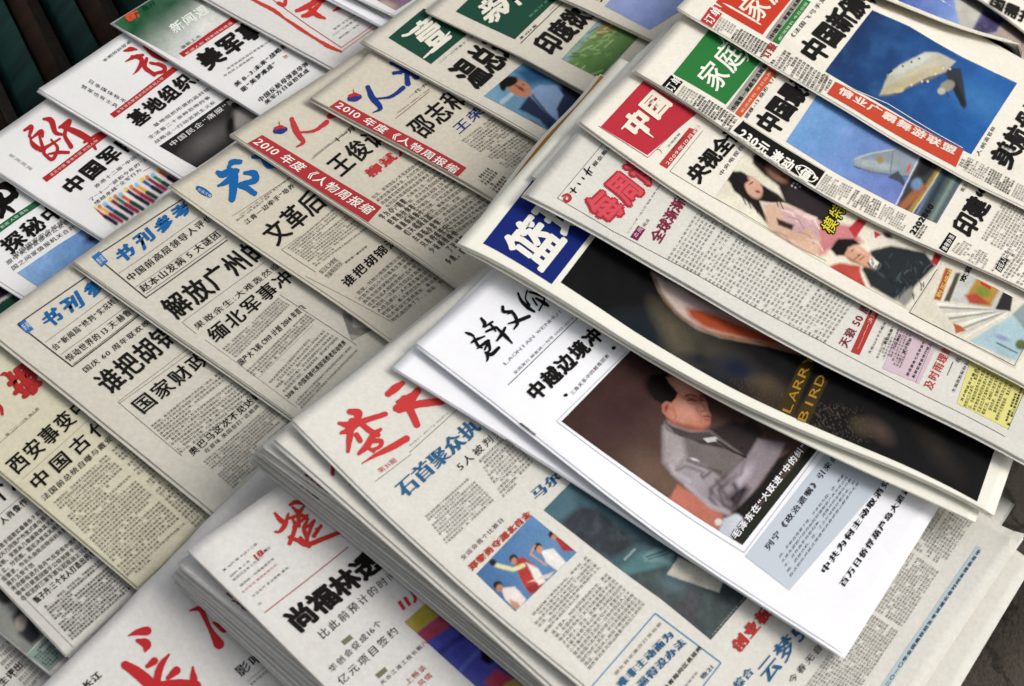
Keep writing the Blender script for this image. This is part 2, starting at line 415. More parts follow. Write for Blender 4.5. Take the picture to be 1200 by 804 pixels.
        if paint is not None:
            zz = s.z(np.clip(uvg[:, 0], 0, s.W), np.clip(uvg[:, 1], 0, s.L))
            x, y = s.xy(uvg[:, 0], uvg[:, 1])
            d = np.stack([x, y, zz - CAM_H], -1); wv = d @ FW
            cols = picture(CX + F_PX * (d @ RT) / wv, CY - F_PX * (d @ UP) / wv, paint)
        return s.put(name, uvg, F, mat or (photo_mat(rough) if cols is not None else ink(col, rough, var=.15)), lv, cols)
    def line(s, A, B, wpx, col, name='rule', lv=1):
        A = np.array(A[:2], float); B = np.array(B[:2], float); d = (B - A) / np.linalg.norm(B - A); n = np.array([-d[1], d[0]]) * wpx / 2
        L = np.linalg.norm(B - A)
        return s.quad([tuple(A - n), tuple(B - n), tuple(B + n), tuple(A + n)], col, name, lv, nx=max(2, int(L / 6)), ny=1)
    def frame(s, pts, wpx, col, name='frame_rule', lv=1):
        for a, b in zip(pts, pts[1:]): s.line(a, b, wpx, col, name, lv)
    def brush(s, strokes, col, name='masthead', lv=2, seed=3, rough_edge=.12, mat=None, cell=None):
        """brush writing: each stroke a list of (x, y, width) in pixels; the union of the strokes becomes one sheet of ink"""
        rn = np.random.RandomState(seed); S = []
        for st in strokes:
            P = np.array(st, float)
            P = np.concatenate([P[:1] * 2 - P[1:2], P, P[-1:] * 2 - P[-2:-1]]); P[0, 2] = st[0][2]; P[-1, 2] = st[-1][2]
            for i in range(1, len(P) - 2):
                k = max(4, int(np.linalg.norm(P[i + 1, :2] - P[i, :2]) / .45))
                for t in np.arange(k + 1) / k:
                    S.append(.5 * ((2 * P[i]) + (-P[i - 1] + P[i + 1]) * t + (2 * P[i - 1] - 5 * P[i] + 4 * P[i + 1] - P[i + 2]) * t * t + (-P[i - 1] + 3 * P[i] - 3 * P[i + 1] + P[i + 2]) * t ** 3))
        S = np.array(S); S[:, 2] = np.maximum(S[:, 2], .3); wm = S[:, 2].max()
        x0, y0 = (S[:, :2] - S[:, 2:]).min(0) - 1; x1, y1 = (S[:, :2] + S[:, 2:]).max(0) + 1
        c = cell or max(.35, min(.8, wm / 9)); nx, ny = int((x1 - x0) / c) + 2, int((y1 - y0) / c) + 2
        X, Y = np.meshgrid(x0 + np.arange(nx) * c, y0 + np.arange(ny) * c, indexing='ij'); D = np.full(X.shape, 9.)
        for sx, sy, w_ in S:
            i0, i1 = max(0, int((sx - w_ - x0) / c) - 1), int((sx + w_ - x0) / c) + 2; j0, j1 = max(0, int((sy - w_ - y0) / c) - 1), int((sy + w_ - y0) / c) + 2
            D[i0:i1, j0:j1] = np.minimum(D[i0:i1, j0:j1], np.hypot(X[i0:i1, j0:j1] - sx, Y[i0:i1, j0:j1] - sy) - w_ / 2)
        D = D + (vnoise(X / 1.3 + seed, Y / 1.3) - .5) * rough_edge * wm * .55 + (vnoise(X / 3.5, Y / 3.5 + seed) - .5) * rough_edge * wm * .5
        # marching triangles
        I = np.arange(nx * ny).reshape(nx, ny); d = D.ravel(); px = np.stack([X.ravel(), Y.ravel()], -1)
        T1 = np.stack([I[:-1, :-1], I[1:, :-1], I[:-1, 1:]], -1).reshape(-1, 3); T2 = np.stack([I[1:, :-1], I[1:, 1:], I[:-1, 1:]], -1).reshape(-1, 3)
        Tt = np.concatenate([T1, T2]); ins = d[Tt] < 0; cnt = ins.sum(1)
        VV = [px[Tt[cnt == 3]].reshape(-1, 3, 2)]
        def cross(a, b): t = (d[a] / (d[a] - d[b]))[:, None]; return px[a] + (px[b] - px[a]) * t
        for k in range(3):
            a, b, c_ = Tt[:, k], Tt[:, (k + 1) % 3], Tt[:, (k + 2) % 3]
            m = (cnt == 1) & ins[:, k]; VV.append(np.stack([px[a[m]], cross(a[m], b[m]), cross(a[m], c_[m])], 1))
            m = (cnt == 2) & ~ins[:, k]; ab, ac = cross(b[m], a[m]), cross(c_[m], a[m])
            VV.append(np.stack([ab, px[b[m]], px[c_[m]]], 1)); VV.append(np.stack([ab, px[c_[m]], ac], 1))
        P = np.concatenate(VV).reshape(-1, 2)
        if not len(P): return None
        r_ = np.round(P * 200).astype(np.int64); _, ui, inv = np.unique(r_[:, 0] * 10000019 + r_[:, 1], return_index=True, return_inverse=True)
        F = inv.reshape(-1, 3); F = F[(F[:, 0] != F[:, 1]) & (F[:, 1] != F[:, 2]) & (F[:, 0] != F[:, 2])]; P = P[ui]
        q = s.uv(P[:, 0], P[:, 1])
        return s.put(name, q, F, mat or ink(col, var=.2), lv)
    def band(s, u0, u1, v0, v1, col, name='cover_band', lv=1):
        a, b = np.meshgrid(np.linspace(u0, u1, 60), np.linspace(v0, v1, 3), indexing='ij'); idx = np.arange(180).reshape(60, 3)
        F = np.concatenate([np.stack([idx[:-1, :-1], idx[:-1, 1:], idx[1:, :-1]], -1).reshape(-1, 3), np.stack([idx[1:, :-1], idx[:-1, 1:], idx[1:, 1:]], -1).reshape(-1, 3)])
        return s.put(name, np.stack([a.ravel(), b.ravel()], -1), F, ink(col), lv)

# ------------------------------------------------------------------ printed pictures as colour fields
def _sdf(X, Y, pts):
    P = np.array(pts, float); n = len(P); d = np.full(X.shape, 1e9); s = np.ones(X.shape)
    for i in range(n):
        a = P[i]; b = P[i - 1]; ex, ey = b - a; wx = X - a[0]; wy = Y - a[1]
        t = np.clip((wx * ex + wy * ey) / (ex * ex + ey * ey + 1e-9), 0, 1)
        d = np.minimum(d, (wx - ex * t) ** 2 + (wy - ey * t) ** 2)
        c1 = Y >= a[1]; c2 = Y < b[1]; c3 = ex * wy > ey * wx
        s = np.where((c1 & c2 & c3) | (~c1 & ~c2 & ~c3), -s, s)
    return s * np.sqrt(d)
def picture(X, Y, ops):
    C = np.zeros(X.shape + (3,)); X0, Y0 = X, Y
    X = X + (fbm(X0 / 6 + 3, Y0 / 6, 3) - .5) * .9; Y = Y + (fbm(X0 / 6 + 40, Y0 / 6 + 9, 3) - .5) * .9      # halftone bleed keeps edges from being ruled
    for op in ops:
        k = op[0]
        if k == 'fill': C[:] = lin(op[1])
        elif k == 'grad':     # two points, two colours
            (x0, y0), (x1, y1) = op[1], op[2]; t = ((X - x0) * (x1 - x0) + (Y - y0) * (y1 - y0)) / ((x1 - x0) ** 2 + (y1 - y0) ** 2)
            t = np.clip(t, 0, 1)[..., None]; C[:] = lin(op[3]) * (1 - t) + lin(op[4]) * t
        elif k == 'p':
            a = np.clip(.5 - _sdf(X, Y, op[1]) / max(op[3] * .95, .6), 0, 1)[..., None] * (op[4] if len(op) > 4 else 1); C = C * (1 - a) + lin(op[2]) * a
        elif k == 'e':        # cx,cy,rx,ry,angle
            cx, cy, rx, ry, an = op[1]; c, s_ = math.cos(math.radians(an)), math.sin(math.radians(an))
            x = (X - cx) * c + (Y - cy) * s_; y = -(X - cx) * s_ + (Y - cy) * c
            r = np.sqrt((x / rx) ** 2 + (y / ry) ** 2); d = (r - 1) * min(rx, ry)
            a = np.clip(.5 - d / max(op[3] * .95, .6), 0, 1)[..., None] * (op[4] if len(op) > 4 else 1); C = C * (1 - a) + lin(op[2]) * a
        elif k == 'l':        # polyline with width
            pts = op[1]; d = np.full(X.shape, 1e9)
            for a, b in zip(pts, pts[1:]):
                ex, ey = b[0] - a[0], b[1] - a[1]; t = np.clip(((X - a[0]) * ex + (Y - a[1]) * ey) / (ex * ex + ey * ey + 1e-9), 0, 1)
                d = np.minimum(d, np.hypot(X - a[0] - ex * t, Y - a[1] - ey * t))
            a = np.clip(.5 - (d - op[4] / 2) / max(op[3] * .95, .6), 0, 1)[..., None]; C = C * (1 - a) + lin(op[2]) * a
        elif k == 'noise':    # scale px, strength, colour
            a = np.clip((fbm(X / op[1] + 31, Y / op[1] + 11, 4) - .5) * 3 * op[2], -1, 1)[..., None]
            C = np.where(a > 0, C * (1 - a) + lin(op[3]) * a, C * (1 + a * .7))
        elif k == 'speck':
            a = (np.random.rand(*X.shape)[..., None] < op[1]) * np.clip(.5 - _sdf(X, Y, op[3]) / 8, 0, 1)[..., None] * op[4]; C = C * (1 - a) + lin(op[2]) * a
    g = (fbm(X0 / 2.2, Y0 / 2.2, 3) - .5)[..., None] * .16 + (fbm(X0 / 17, Y0 / 17, 3) - .5)[..., None] * .35
    return np.clip(C * (1 + g) * .95 + .004 * np.maximum(g, 0), 0, .92)
def ZP(k, *pts): return Z(k, *pts)

# ================================================================== THE SETTING
def ground_mat():
    m = bpy.data.materials.new('worn_paving'); m.use_nodes = True
    n = m.node_tree.nodes; l = m.node_tree.links; b = n['Principled BSDF']
    g = n.new('ShaderNodeNewGeometry'); a = n.new('ShaderNodeTexNoise'); a.inputs['Scale'].default_value = 18; a.inputs['Detail'].default_value = 9; a.inputs['Roughness'].default_value = .7
    c = n.new('ShaderNodeTexNoise'); c.inputs['Scale'].default_value = 260; c.inputs['Detail'].default_value = 4
    l.new(g.outputs['Position'], a.inputs['Vector']); l.new(g.outputs['Position'], c.inputs['Vector'])
    r = n.new('ShaderNodeValToRGB'); e = r.color_ramp.elements; e[0].position = .32; e[0].color = (.135, .108, .088, 1); e[1].position = .72; e[1].color = (.23, .19, .16, 1)
    q = e.new(.63); q.color = (.18, .15, .115, 1)
    l.new(a.outputs[0], r.inputs[0])
    r2 = n.new('ShaderNodeValToRGB'); r2.color_ramp.elements[0].position = .3; r2.color_ramp.elements[0].color = (.7, .7, .7, 1); r2.color_ramp.elements[1].color = (1.15, 1.15, 1.15, 1)
    l.new(c.outputs[0], r2.inputs[0]); x = n.new('ShaderNodeMix'); x.data_type = 'RGBA'; x.blend_type = 'MULTIPLY'; x.inputs[0].default_value = 1
    l.new(r.outputs[0], x.inputs[6]); l.new(r2.outputs[0], x.inputs[7])
    v = n.new('ShaderNodeTexVoronoi'); v.feature = 'DISTANCE_TO_EDGE'; v.inputs['Scale'].default_value = 6.5; wn = n.new('ShaderNodeMix'); wn.data_type = 'VECTOR'; wn.inputs[0].default_value = .06
    l.new(g.outputs['Position'], wn.inputs[4]); l.new(a.outputs['Color'], wn.inputs[5]); l.new(wn.outputs[1], v.inputs['Vector'])
    mr = n.new('ShaderNodeMapRange'); mr.inputs[1].default_value = .004; mr.inputs[2].default_value = .03; mr.inputs[3].default_value = .45; mr.inputs[4].default_value = 1; l.new(v.outputs[0], mr.inputs[0])
    y = n.new('ShaderNodeMix'); y.data_type = 'RGBA'; y.blend_type = 'MULTIPLY'; y.inputs[0].default_value = 1; l.new(x.outputs[2], y.inputs[6]); l.new(mr.outputs[0], y.inputs[7]); l.new(y.outputs[2], b.inputs['Base Color'])
    b.inputs['Roughness'].default_value = .9
    bm = n.new('ShaderNodeBump'); bm.inputs['Distance'].default_value = .002; bm.inputs['Strength'].default_value = .6; l.new(c.outputs[0], bm.inputs['Height']); l.new(bm.outputs[0], b.inputs['Normal'])
    return m
GROUND_Z = -.085
gm = ground_mat()
g = box('ground', -6, 6, -3, 9, GROUND_Z - .2, GROUND_Z - .012, gm); g['kind'] = 'structure'
# paving slabs, irregular joints recessed between them
import itertools
slab_n = 0
ang = math.radians(24)
for i, j in itertools.product(range(-1, 5), range(-1, 5)):
    sx, sy = .34, .26
    x = .02 + i * (sx + .010) + (j % 2) * .15; y = .30 + j * (sy + .010)
    c, s_ = math.cos(ang), math.sin(ang)
    cx_, cy_ = .25 + (x - .25) * c - (y - .7) * s_, .7 + (x - .25) * s_ + (y - .7) * c
    if not (-.1 < cx_ < 1.3 and .2 < cy_ < 1.3): continue
    V = []; jz = random.uniform(-.002, .002)
    for zz, k in ((GROUND_Z - .011, 1), (GROUND_Z - .004 + jz, 1), (GROUND_Z + jz, .985)):
        for a, b in ((-1, -1), (1, -1), (1, 1), (-1, 1)):
            px, py = a * sx / 2 * k, b * sy / 2 * k; V.append((cx_ + px * c - py * s_, cy_ + px * s_ + py * c, zz))
    F = [(8, 9, 10), (8, 10, 11)]
    for L_ in (0, 4):
        for k in range(4): a, b = L_ + k, L_ + (k + 1) % 4; F += [(a, b, b + 4), (a, b + 4, a + 4)]
    o = mesh_obj('paving_slab', V, F, gm, g)

def wood(name, c0, c1, sc=90):
    m = bpy.data.materials.new(name); m.use_nodes = True
    n = m.node_tree.nodes; l = m.node_tree.links; b = n['Principled BSDF']
    tc = n.new('ShaderNodeTexCoord'); mp = n.new('ShaderNodeMapping'); mp.inputs['Scale'].default_value = (1, .08, 1)
    a = n.new('ShaderNodeTexNoise'); a.inputs['Scale'].default_value = sc; a.inputs['Detail'].default_value = 6
    l.new(tc.outputs['Object'], mp.inputs[0]); l.new(mp.outputs[0], a.inputs['Vector'])
    r = n.new('ShaderNodeValToRGB'); e = r.color_ramp.elements; e[0].position = .35; e[0].color = (*c0, 1); e[1].position = .7; e[1].color = (*c1, 1)
    l.new(a.outputs[0], r.inputs[0]); l.new(r.outputs[0], b.inputs['Base Color']); b.inputs['Roughness'].default_value = .75; b.inputs['Specular IOR Level'].default_value = .08
    return m
# slatted crate the far left papers stick out over; slats run away at an angle to the papers
teal = wood('shaded_flaking_green_paint', (.002, .010, .009), (.005, .024, .021)); rust = wood('shaded_bare_wood', (.005, .003, .002), (.016, .007, .004))  # slat colours deepened to stand in for the shade over the crate
sd_ = np.array([math.cos(math.radians(133.3)), math.sin(math.radians(133.3))]); sn_ = np.array([-sd_[1], sd_[0]]) * -1   # sn_ points right in the picture
crate = bpy.data.objects.new('slatted_crate', None); COL.objects.link(crate)
SLZ = -.035
def slat(px_l, px_r, z, th, mat, name, py=60.0, back=.9, front=.28):
    p = np.array([float(q) for q in unp(px_l[0], px_l[1], z)]); q = np.array([float(q) for q in unp(px_r[0], px_r[1], z)])
    wd = abs(float((q - p) @ sn_)); me = []
    c = p
    V = []; 
    bev = .0025
    for a, zz in ((0, z - th), (0, z - bev), (bev, z), (wd - bev, z), (wd, z - bev), (wd, z - th)):
        for l_ in (-front, back): P = c + sn_ * a + sd_ * l_; V.append((P[0], P[1], zz))
    F = []
    for i in range(6):
        a = 2 * i; b = 2 * ((i + 1) % 6); F += [(a, b, b + 1), (a, b + 1, a + 1)]
    for i in range(1, 5): F += [(0, 2 * i + 2, 2 * i), (1, 2 * i + 1, 2 * i + 3)]
    return mesh_obj(name, V, F, mat, crate)
cp = unp(60, 60, GROUND_Z); crate.location = (float(cp[0]), float(cp[1]), GROUND_Z)
crate['label'] = 'shade-darkened slatted wooden crate with flaking green paint behind the far left papers'; crate['category'] = 'crate'
# slat edges measured along the top of the picture
for a, b, kind in ((-126, -86, 0), (-84, -58, 1), (-36, 5, 0), (7, 32, 1), (54, 88, 0), (90, 118, 1), (142, 178, 0), (181, 206, 1), (232, 268, 0)):
    if kind: slat((a, 0), (b, 0), SLZ - .007, .018, rust, 'slat')
    else: slat((a, 0), (b, 0), SLZ, .02, teal, 'slat')
# two cross rails the slats are nailed to
for k, yy in enumerate((.12, .62)):
    a = cp; cx_, cy_ = float(cp[0]) + sd_[0] * yy, float(cp[1]) + sd_[1] * yy
    V = []
    for sgn, zz in ((0, SLZ - .027), (0, SLZ - .045), (1, SLZ - .045), (1, SLZ - .027)):
        for e_ in (-.45, .6): V.append((cx_ + sn_[0] * e_ + sd_[0] * sgn * .04, cy_ + sn_[1] * e_ + sd_[1] * sgn * .04, zz))
    F = []
    for i in range(4): a, b = 2 * i, 2 * ((i + 1) % 4); F += [(a, b, b + 1), (a, b + 1, a + 1)]
    F += [(0, 4, 2), (0, 6, 4), (1, 3, 5), (1, 5, 7)]
    mesh_obj('rail', V, F, rust, crate)
# the board that carries the papers, hidden under them, on trestle blocks
def poly_slab(name, px, z0, z1, mat, parent=None):
    P = [tuple(float(q) for q in unp(*p, 0.0)) for p in px]; n = len(P)
    V = [(x, y, z1) for x, y in P] + [(x, y, z0) for x, y in P]
    F = [(0, i, i + 1) for i in range(1, n - 1)] + [(n, n + i + 1, n + i) for i in range(1, n - 1)]
    for i in range(n): a, b = i, (i + 1) % n; F += [(a, b, b + n), (a, b + n, a + n)]
    return mesh_obj(name, V, F, mat, parent)
dkw = wood('dark_board_wood', (.02, .012, .008), (.05, .03, .02))
board = poly_slab('display_board', [(60, 240), (200, 120), (420, 20), (700, -60), (1150, -120), (1500, 100), (1150, 480), (1020, 700), (800, 900), (100, 900), (-200, 700)], -.022, -.0005, dkw)
board['label'] = 'dark wooden board hidden beneath the spread of newspapers'; board['category'] = 'board'

# ================================================================== THE NEWSPAPERS
NG = 'newspapers laid out in overlapping rows'
def P(*a, **k):
    k.setdefault('group', NG); return Paper(*a, **k)
news = paper_mat('cec9bb', ghost=.07); news_t = paper_mat('d0c8b6', ghost=.07); news_y = paper_mat('cfc9b0', ghost=.07); news_g = paper_mat('cbc8c0', ghost=.07)
cool = paper_mat('e2e1de', ghost=.02, rough=.5, gloss=.4); white = paper_mat('f3f3f6', ghost=.01, rough=.45, gloss=.45)
pale = paper_mat('dcd9cf', ghost=.05); paler = paper_mat('d7d4cf', ghost=.05); cream = paper_mat('efecdd', ghost=.02, rough=.5, gloss=.4); ivory = paper_mat('ede7d8', ghost=.05)
tan_ = paper_mat('d4cebf', ghost=.06)
# ---- far left row: white magazines
A9 = P('magazine', 'dark covered magazine peeping out at the left edge under the white one', 'magazine', (-205, 322), (0, 455), .30, .12, paper_mat('3a3550', rough=.4), tline=((0, 270), (47, 240)), seed=1)
A0 = P('magazine', 'white magazine with heavy black headline and green bar, cut off at the left edge', 'magazine', (-122, 252), (30, 349), .34, .24, cool, tline=((0, 270), (47, 239)), seed=2)
A1 = P('magazine', 'white magazine with red brush title above a picture of colourful upright pencils', 'magazine', (-37, 179), (118, 278), .34, .24, cool, tline=((54, 213), (108, 173)), seed=3, t=.003)
A2 = P('magazine', 'white magazine with red bar and a black picture at its foot', 'magazine', (45, 104), (213, 207), .34, .24, cool, tline=((129, 136), (208, 80)), seed=4, t=.003)
A3 = P('magazine', 'white magazine whose cover top fades to dark green', 'magazine', (131, 27), (300, 132), .34, .24, cool, tline=((212, 65), (276, 22)), seed=5, t=.003)
A4 = P('newspaper', 'pale newspaper with a hand drawn double red frame and red brush title', 'newspaper', (190, -31), (380, 74), .34, .26, paler, tline=((212, 65), (276, 24)), seed=6, t=.003)
A5 = P('magazine', 'thick white paper with blank edge beside the red framed one', 'newspaper', (330, -30), (442, 28), .30, .24, white, tline=((330, -30), (390, -70)), seed=7, t=.0028, n=4)
A6 = P('magazine', 'white paper with a purple and tan picture at the top edge', 'newspaper', (372, -26), (462, 18), .25, .2, cool, tline=((330, -30), (390, -70)), seed=8)
# ---- second row: newsprint
B9 = P('newspaper', 'newsprint page with small headline in the bottom left corner', 'newspaper', (-235, 640), (-5, 838), .42, .20, news_g, tline=((0, 792), (27, 770)), seed=9)
B8 = B9
B10 = P('newspaper', 'grey newsprint with a photo of a man, low on the left edge', 'newspaper', (-165, 605), (58, 791), .50, .20, news_g, tline=((30, 745), (60, 720)), seed=10)
B11 = P('newspaper', 'grey newsprint full of small type under the yellowish one on the left', 'newspaper', (-120, 560), (77, 768), (77, 768), .25, news_g, tline=((41, 708), (114, 648)), seed=11)
B0 = P('newspaper', 'yellowish newspaper with red brush title at the left edge', 'newspaper', (-100, 468), (159, 686), (161, 688), .27, news_y, tline=((41, 574), (116, 515)), seed=12)
B1 = P('newspaper', 'newsprint paper with blue brush title and five dark headlines, left of its twin', 'newspaper', (-20, 382), (240, 592), .40, .27, news, tline=((85, 430), (164, 370)), seed=13, t=.0026)
B2 = P('newspaper', 'newsprint paper with blue brush title, right of its near twin', 'newspaper', (85, 306), (345, 490), .40, .27, news, tline=((172, 350), (214, 320)), seed=14, t=.0026)
B3 = P('newspaper', 'beige newspaper with one big blue brush character and blue oval', 'newspaper', (200, 218), (442, 386), .36, .27, news_t, tline=((330, 294), (395, 246)), seed=15, t=.0026)
B4 = P('newspaper', 'beige newspaper with red title brush and red strip down its side', 'newspaper', (272, 157), (432, 262), .36, .27, news_t, tline=((366, 186), (406, 159)), seed=16, t=.003)
B5 = P('newspaper', 'beige newspaper with blue title brush and red strip down its side', 'newspaper', (364, 114), (578, 232), .36, .27, news_t, tline=((460, 145), (502, 110)), seed=17, t=.003)
B6 = P('newspaper', 'newspaper with dark green square title and a photo of a man in a suit', 'newspaper', (425, 48), (637, 165), .34, .27, tan_, tline=((506, 75), (548, 41)), seed=18, t=.0028, n=4)
B7 = P('newspaper', 'newspaper with dark green title and a photo of green grass', 'newspaper', (500, 14), (688, 109), .34, .27, tan_, tline=((603, 46), (652, 0)), seed=19, t=.003)
B12 = P('newspaper', 'newspaper with lavender picture at the top edge of the view', 'newspaper', (600, -26), (720, 26), .25, .27, tan_, tline=((620, 10), (660, -30)), seed=20, t=.003)
# ---- front row
C0 = P('newspaper', 'pale newspaper with loose red brush writing at the bottom left', 'newspaper', (30, 822), (120, 905), .30, .36, paler, tline=((77, 771), (300, 549)), seed=21, t=.003)
stack = []
for k in range(6):
    stack.append(P('newspaper', 'folded newspaper %s the small pile' % ['at the very bottom of', 'second from the bottom of', 'third from the bottom of', 'fourth from the bottom of', 'third from the top of', 'second from the top of'][k], 'newspaper',
        (204 + k * 1.6 - (k % 2) * 2.2, 677 - k * 3.0), (334 + k * 6, 797 - k * 2.2), .40, .27, paler, t=.0019, n=4, tline=((312, 717), (406, 643)), seed=30 + k, group='folded newspapers piled under the top copy', wav=.0004, edge_mat=news_g))
C1 = P('newspaper', 'top paper of the smaller pile with red brush title and heavy black headline', 'newspaper', (219, 645), (380, 804), .40, .27, paler, t=.0024, n=2, tline=((312, 717), (406, 643)), seed=40, curl=lambda U, V, W, L: .006 * np.exp(-((U - .012) / .018) ** 2) * np.exp(-(V / .05) ** 2))
stack2 = []
for k in range(6):
    stack2.append(P('newspaper', 'folded newspaper %s the large pile' % ['at the very bottom of', 'second from the bottom of', 'third from the bottom of', 'fourth from the bottom of', 'fifth from the bottom of', 'sixth from the bottom of'][k], 'newspaper',
        (296 + k * 2.0 + (k % 2) * 1.5, 536 - k * 2.4), (624 + k * 6, 804 - k * 4 - (k % 2) * 2), .400 - k * .001, .335, pale, t=.0019, n=4, tline=((480, 530), (536, 480)), seed=50 + k, group='folded newspapers in the large pile', wav=.0004, edge_mat=news_g))
C2b = P('newspaper', 'second copy from the top of the large pile, red brush strokes half hidden', 'newspaper', (321, 515), (460, 636), .424, .325, pale, t=.0028, n=2, tline=((480, 530), (536, 480)), seed=58, group='folded newspapers in the large pile')
C2 = P('newspaper', 'top copy of the large pile with red brush title, blue headlines and sports photo', 'newspaper', (342, 492), (686, 804), (1104, 768), (1195, 624), pale, t=.0028, n=3, tline=((559, 672), (625, 607)), seed=59, curl=lambda U, V, W, L: .022 * np.exp(-(((W - U) + (L - V)) / .030)), bow=[(498, 644)])
C3a = P('magazine', 'lower of two white stapled magazines, its margin peeping out at the left', 'magazine', (460, 430), (984, 767), (984, 767), .26, white, t=.0025, n=4, tline=((480, 401), (558, 324)), seed=61)
C3 = P('magazine', 'bright white stapled magazine with black brush title and photo of a man in grey', 'magazine', (487, 402), (988, 766), (988, 766), .265, white, t=.0025, n=4, tline=((596, 451), (676, 374)), seed=62, bow=[(588, 479), (720, 583), (796, 640)])
C9 = P('magazine', 'cream magazine with an orange line along its top edge beneath the basketball one', 'magazine', (556, 268), (1100, 560), (1100, 560), .28, cream, t=.0025, tline=((578, 243), (688, 110)), seed=63)
C4a = P('magazine', 'cream magazine directly under the basketball one, a narrow rim of it showing', 'magazine', (541, 292), (1143, 612), (1143, 612), .28, cream, t=.0025, n=3, tline=((566, 286), (650, 190)), seed=64, bow=[(720, 397), (868, 482), (960, 527)])
C4 = P('magazine', 'basketball magazine with dark cover picture, gold lettering and blue title square', 'magazine', (536, 285), (1165, 604), (1165, 604), .28, cream, t=.0028, n=4, tline=((656, 319), (690, 275)), seed=65, bow=[(720, 390), (868, 472), (960, 512)])
C5b = P('newspaper', 'pale newspaper under the one with fat red title, its grey top edge showing', 'newspaper', (622, 206), (1192, 520), .50, .28, pale, t=.0025, tline=((654, 232), (712, 162)), seed=66)
C5 = P('newspaper', 'newspaper with fat outlined red title and pink and yellow columns', 'newspaper', (616, 228), (1192, 535), (1215, 548), .28, pale, t=.0028, n=4, tline=((654, 232), (712, 162)), seed=67, bow=[(786, 322), (890, 382), (960, 420), (1084, 480)])
C6 = P('newspaper', 'cream newspaper with red title square and a picture of two long haired women', 'newspaper', (679, 142), (1200, 450), .60, .30, ivory, t=.0028, n=3, tline=((757, 182), (778, 160)), seed=68, bow=[(720, 173), (808, 232), (952, 320), (1060, 378)])
C7 = P('newspaper', 'newspaper with bright green title square and a jet fighter photo', 'newspaper', (744, 83), (1200, 338), .60, .30, ivory, t=.0028, n=4, tline=((850, 124), (892, 70)), seed=69, bow=[(860, 158), (960, 225), (1040, 266), (1100, 294)])
C8 = P('newspaper', 'newspaper with orange red title square and a photo of a plane from below', 'newspaper', (793, 9), (1200, 242), .60, .30, ivory, t=.0028, n=4, tline=((968, 84), (1015, 22)), seed=70, bow=[(960, 109), (1044, 160), (1130, 208)])
C10 = P('newspaper', 'newspaper with a white and purple tail picture near the top right corner', 'newspaper', (880, -45), (1200, 106), .5, .30, ivory, t=.0032, n=4, tline=((880, -45), (925, -105)), seed=71)
C11 = P('newspaper', 'newspaper with blue corner and black headline in the top right corner', 'newspaper', (1010, -80), (1200, 37), .4, .25, ivory, t=.0028, n=3, tline=((1010, -80), (1050, -140)), seed=72)

# ================================================================== WHAT IS PRINTED ON THEM
def T(p, txt, zk, A, adv, up, **k):
    n = sum(1.0 if is_cjk(ch) else (.32 if ch in ' .,:;|1' else .56) for ch in txt)
    A = np.array(A, float); B = A + np.array(adv) * n; C = A + np.array(up)
    a, b, c = Z(zk, tuple(A), tuple(B), tuple(C)); return p.text(txt, a, b, c, **k)
def Bd(p, zk, q, rows, cols, **k): return p.body(Z(zk, *q), rows, cols, **k)
def Q(p, zk, q, col=None, **k): return p.quad(Z(zk, *q), col, **k)
def Br(p, zk, sts, col, **k): return p.brush([Z(zk, *s) for s in sts], col, **k)
def Ln(p, zk, pts, w_, col, **k):
    z_ = Z(zk, *pts)
    for a, b in zip(z_, z_[1:]): p.line(a, b, w_, col, **k)
K = '0c0a08'; RED = 'a82628'; BLUE = '1a5e98'; DBL = '1c347a'; W_ = 'efece2'
g_, h_ = 'g', 'h'
# --- A9 / A0
Q(A9, '@', [(-60, 300), (20, 245), (70, 285), (-10, 395)], paint=[('fill', '150f26'), ('p', [(-5, 375), (30, 352), (20, 340), (-5, 360)], '123a2a', 4), ('l', [(-5, 356), (24, 338)], 'b8b4b0', 1.5, 3)])
Br(A0, 'f', [[(-20, 300, 30), (30, 290, 45), (70, 310, 40), (90, 350, 35)], [(-20, 400, 50), (40, 380, 45), (90, 340, 40)], [(0, 340, 30), (20, 400, 40), (10, 470, 30)], [(50, 420, 30), (80, 440, 20)]], K)
Q(A0, 'f', [(-40, 545), (205, 378), (240, 398), (-10, 572)], '23603f', name='title_bar')
T(A0, '新闻 人物 周刊', 'f', (10, 545), (24, -16.5), (-14, -12), col='cfe0d0', name='caption', lv=3)
T(A0, '探秘中国', 'f', (62, 702), (112, -86), (-85, -72), off=.035)
for i, (a, t_) in enumerate((((85, 715), '中国国家安全部是在'), ((48, 758), '原中央调查部和公安部'), ((78, 790), '国之间家情报机关合并'))):
    T(A0, t_, 'f', a, (37, -25.5), (-20, -22), col='2a2826', name='caption')
Q(A0, '@', [(20, 320), (100, 267), (128, 286), (48, 339)], paint=[('grad', (40, 330), (110, 280), '7fa3cc', '5f86b8'), ('e', (112, 276, 14, 6, -30), '26304a', 5), ('noise', 9, .12, 'b8d0ea')], name='cover_picture')
# --- A1
Br(A1, 'a', [[(145, 765, 16), (185, 745, 26), (172, 800, 16)], [(180, 818, 10), (240, 772, 26), (252, 802, 14)], [(256, 698, 14), (300, 708, 34), (325, 775, 26), (362, 790, 16)], [(185, 830, 14), (240, 880, 26), (275, 862, 20), (352, 815, 12)], [(230, 790, 14), (255, 880, 22), (262, 905, 18), (308, 935, 22), (338, 870, 18), (300, 820, 12)], [(285, 905, 12), (345, 895, 20), (402, 895, 18)],
    [(350, 748, 16), (408, 712, 26), (380, 790, 22), (418, 862, 26)], [(372, 748, 20), (440, 772, 36), (520, 818, 36), (562, 876, 14)], [(495, 835, 16), (590, 780, 18), (628, 762, 8)], [(175, 790, 12), (190, 850, 18), (215, 880, 10)]], RED, rough_edge=.06)
Q(A1, 'f', [(247, 244), (612, -32), (640, -10), (274, 268)], RED, name='title_bar')
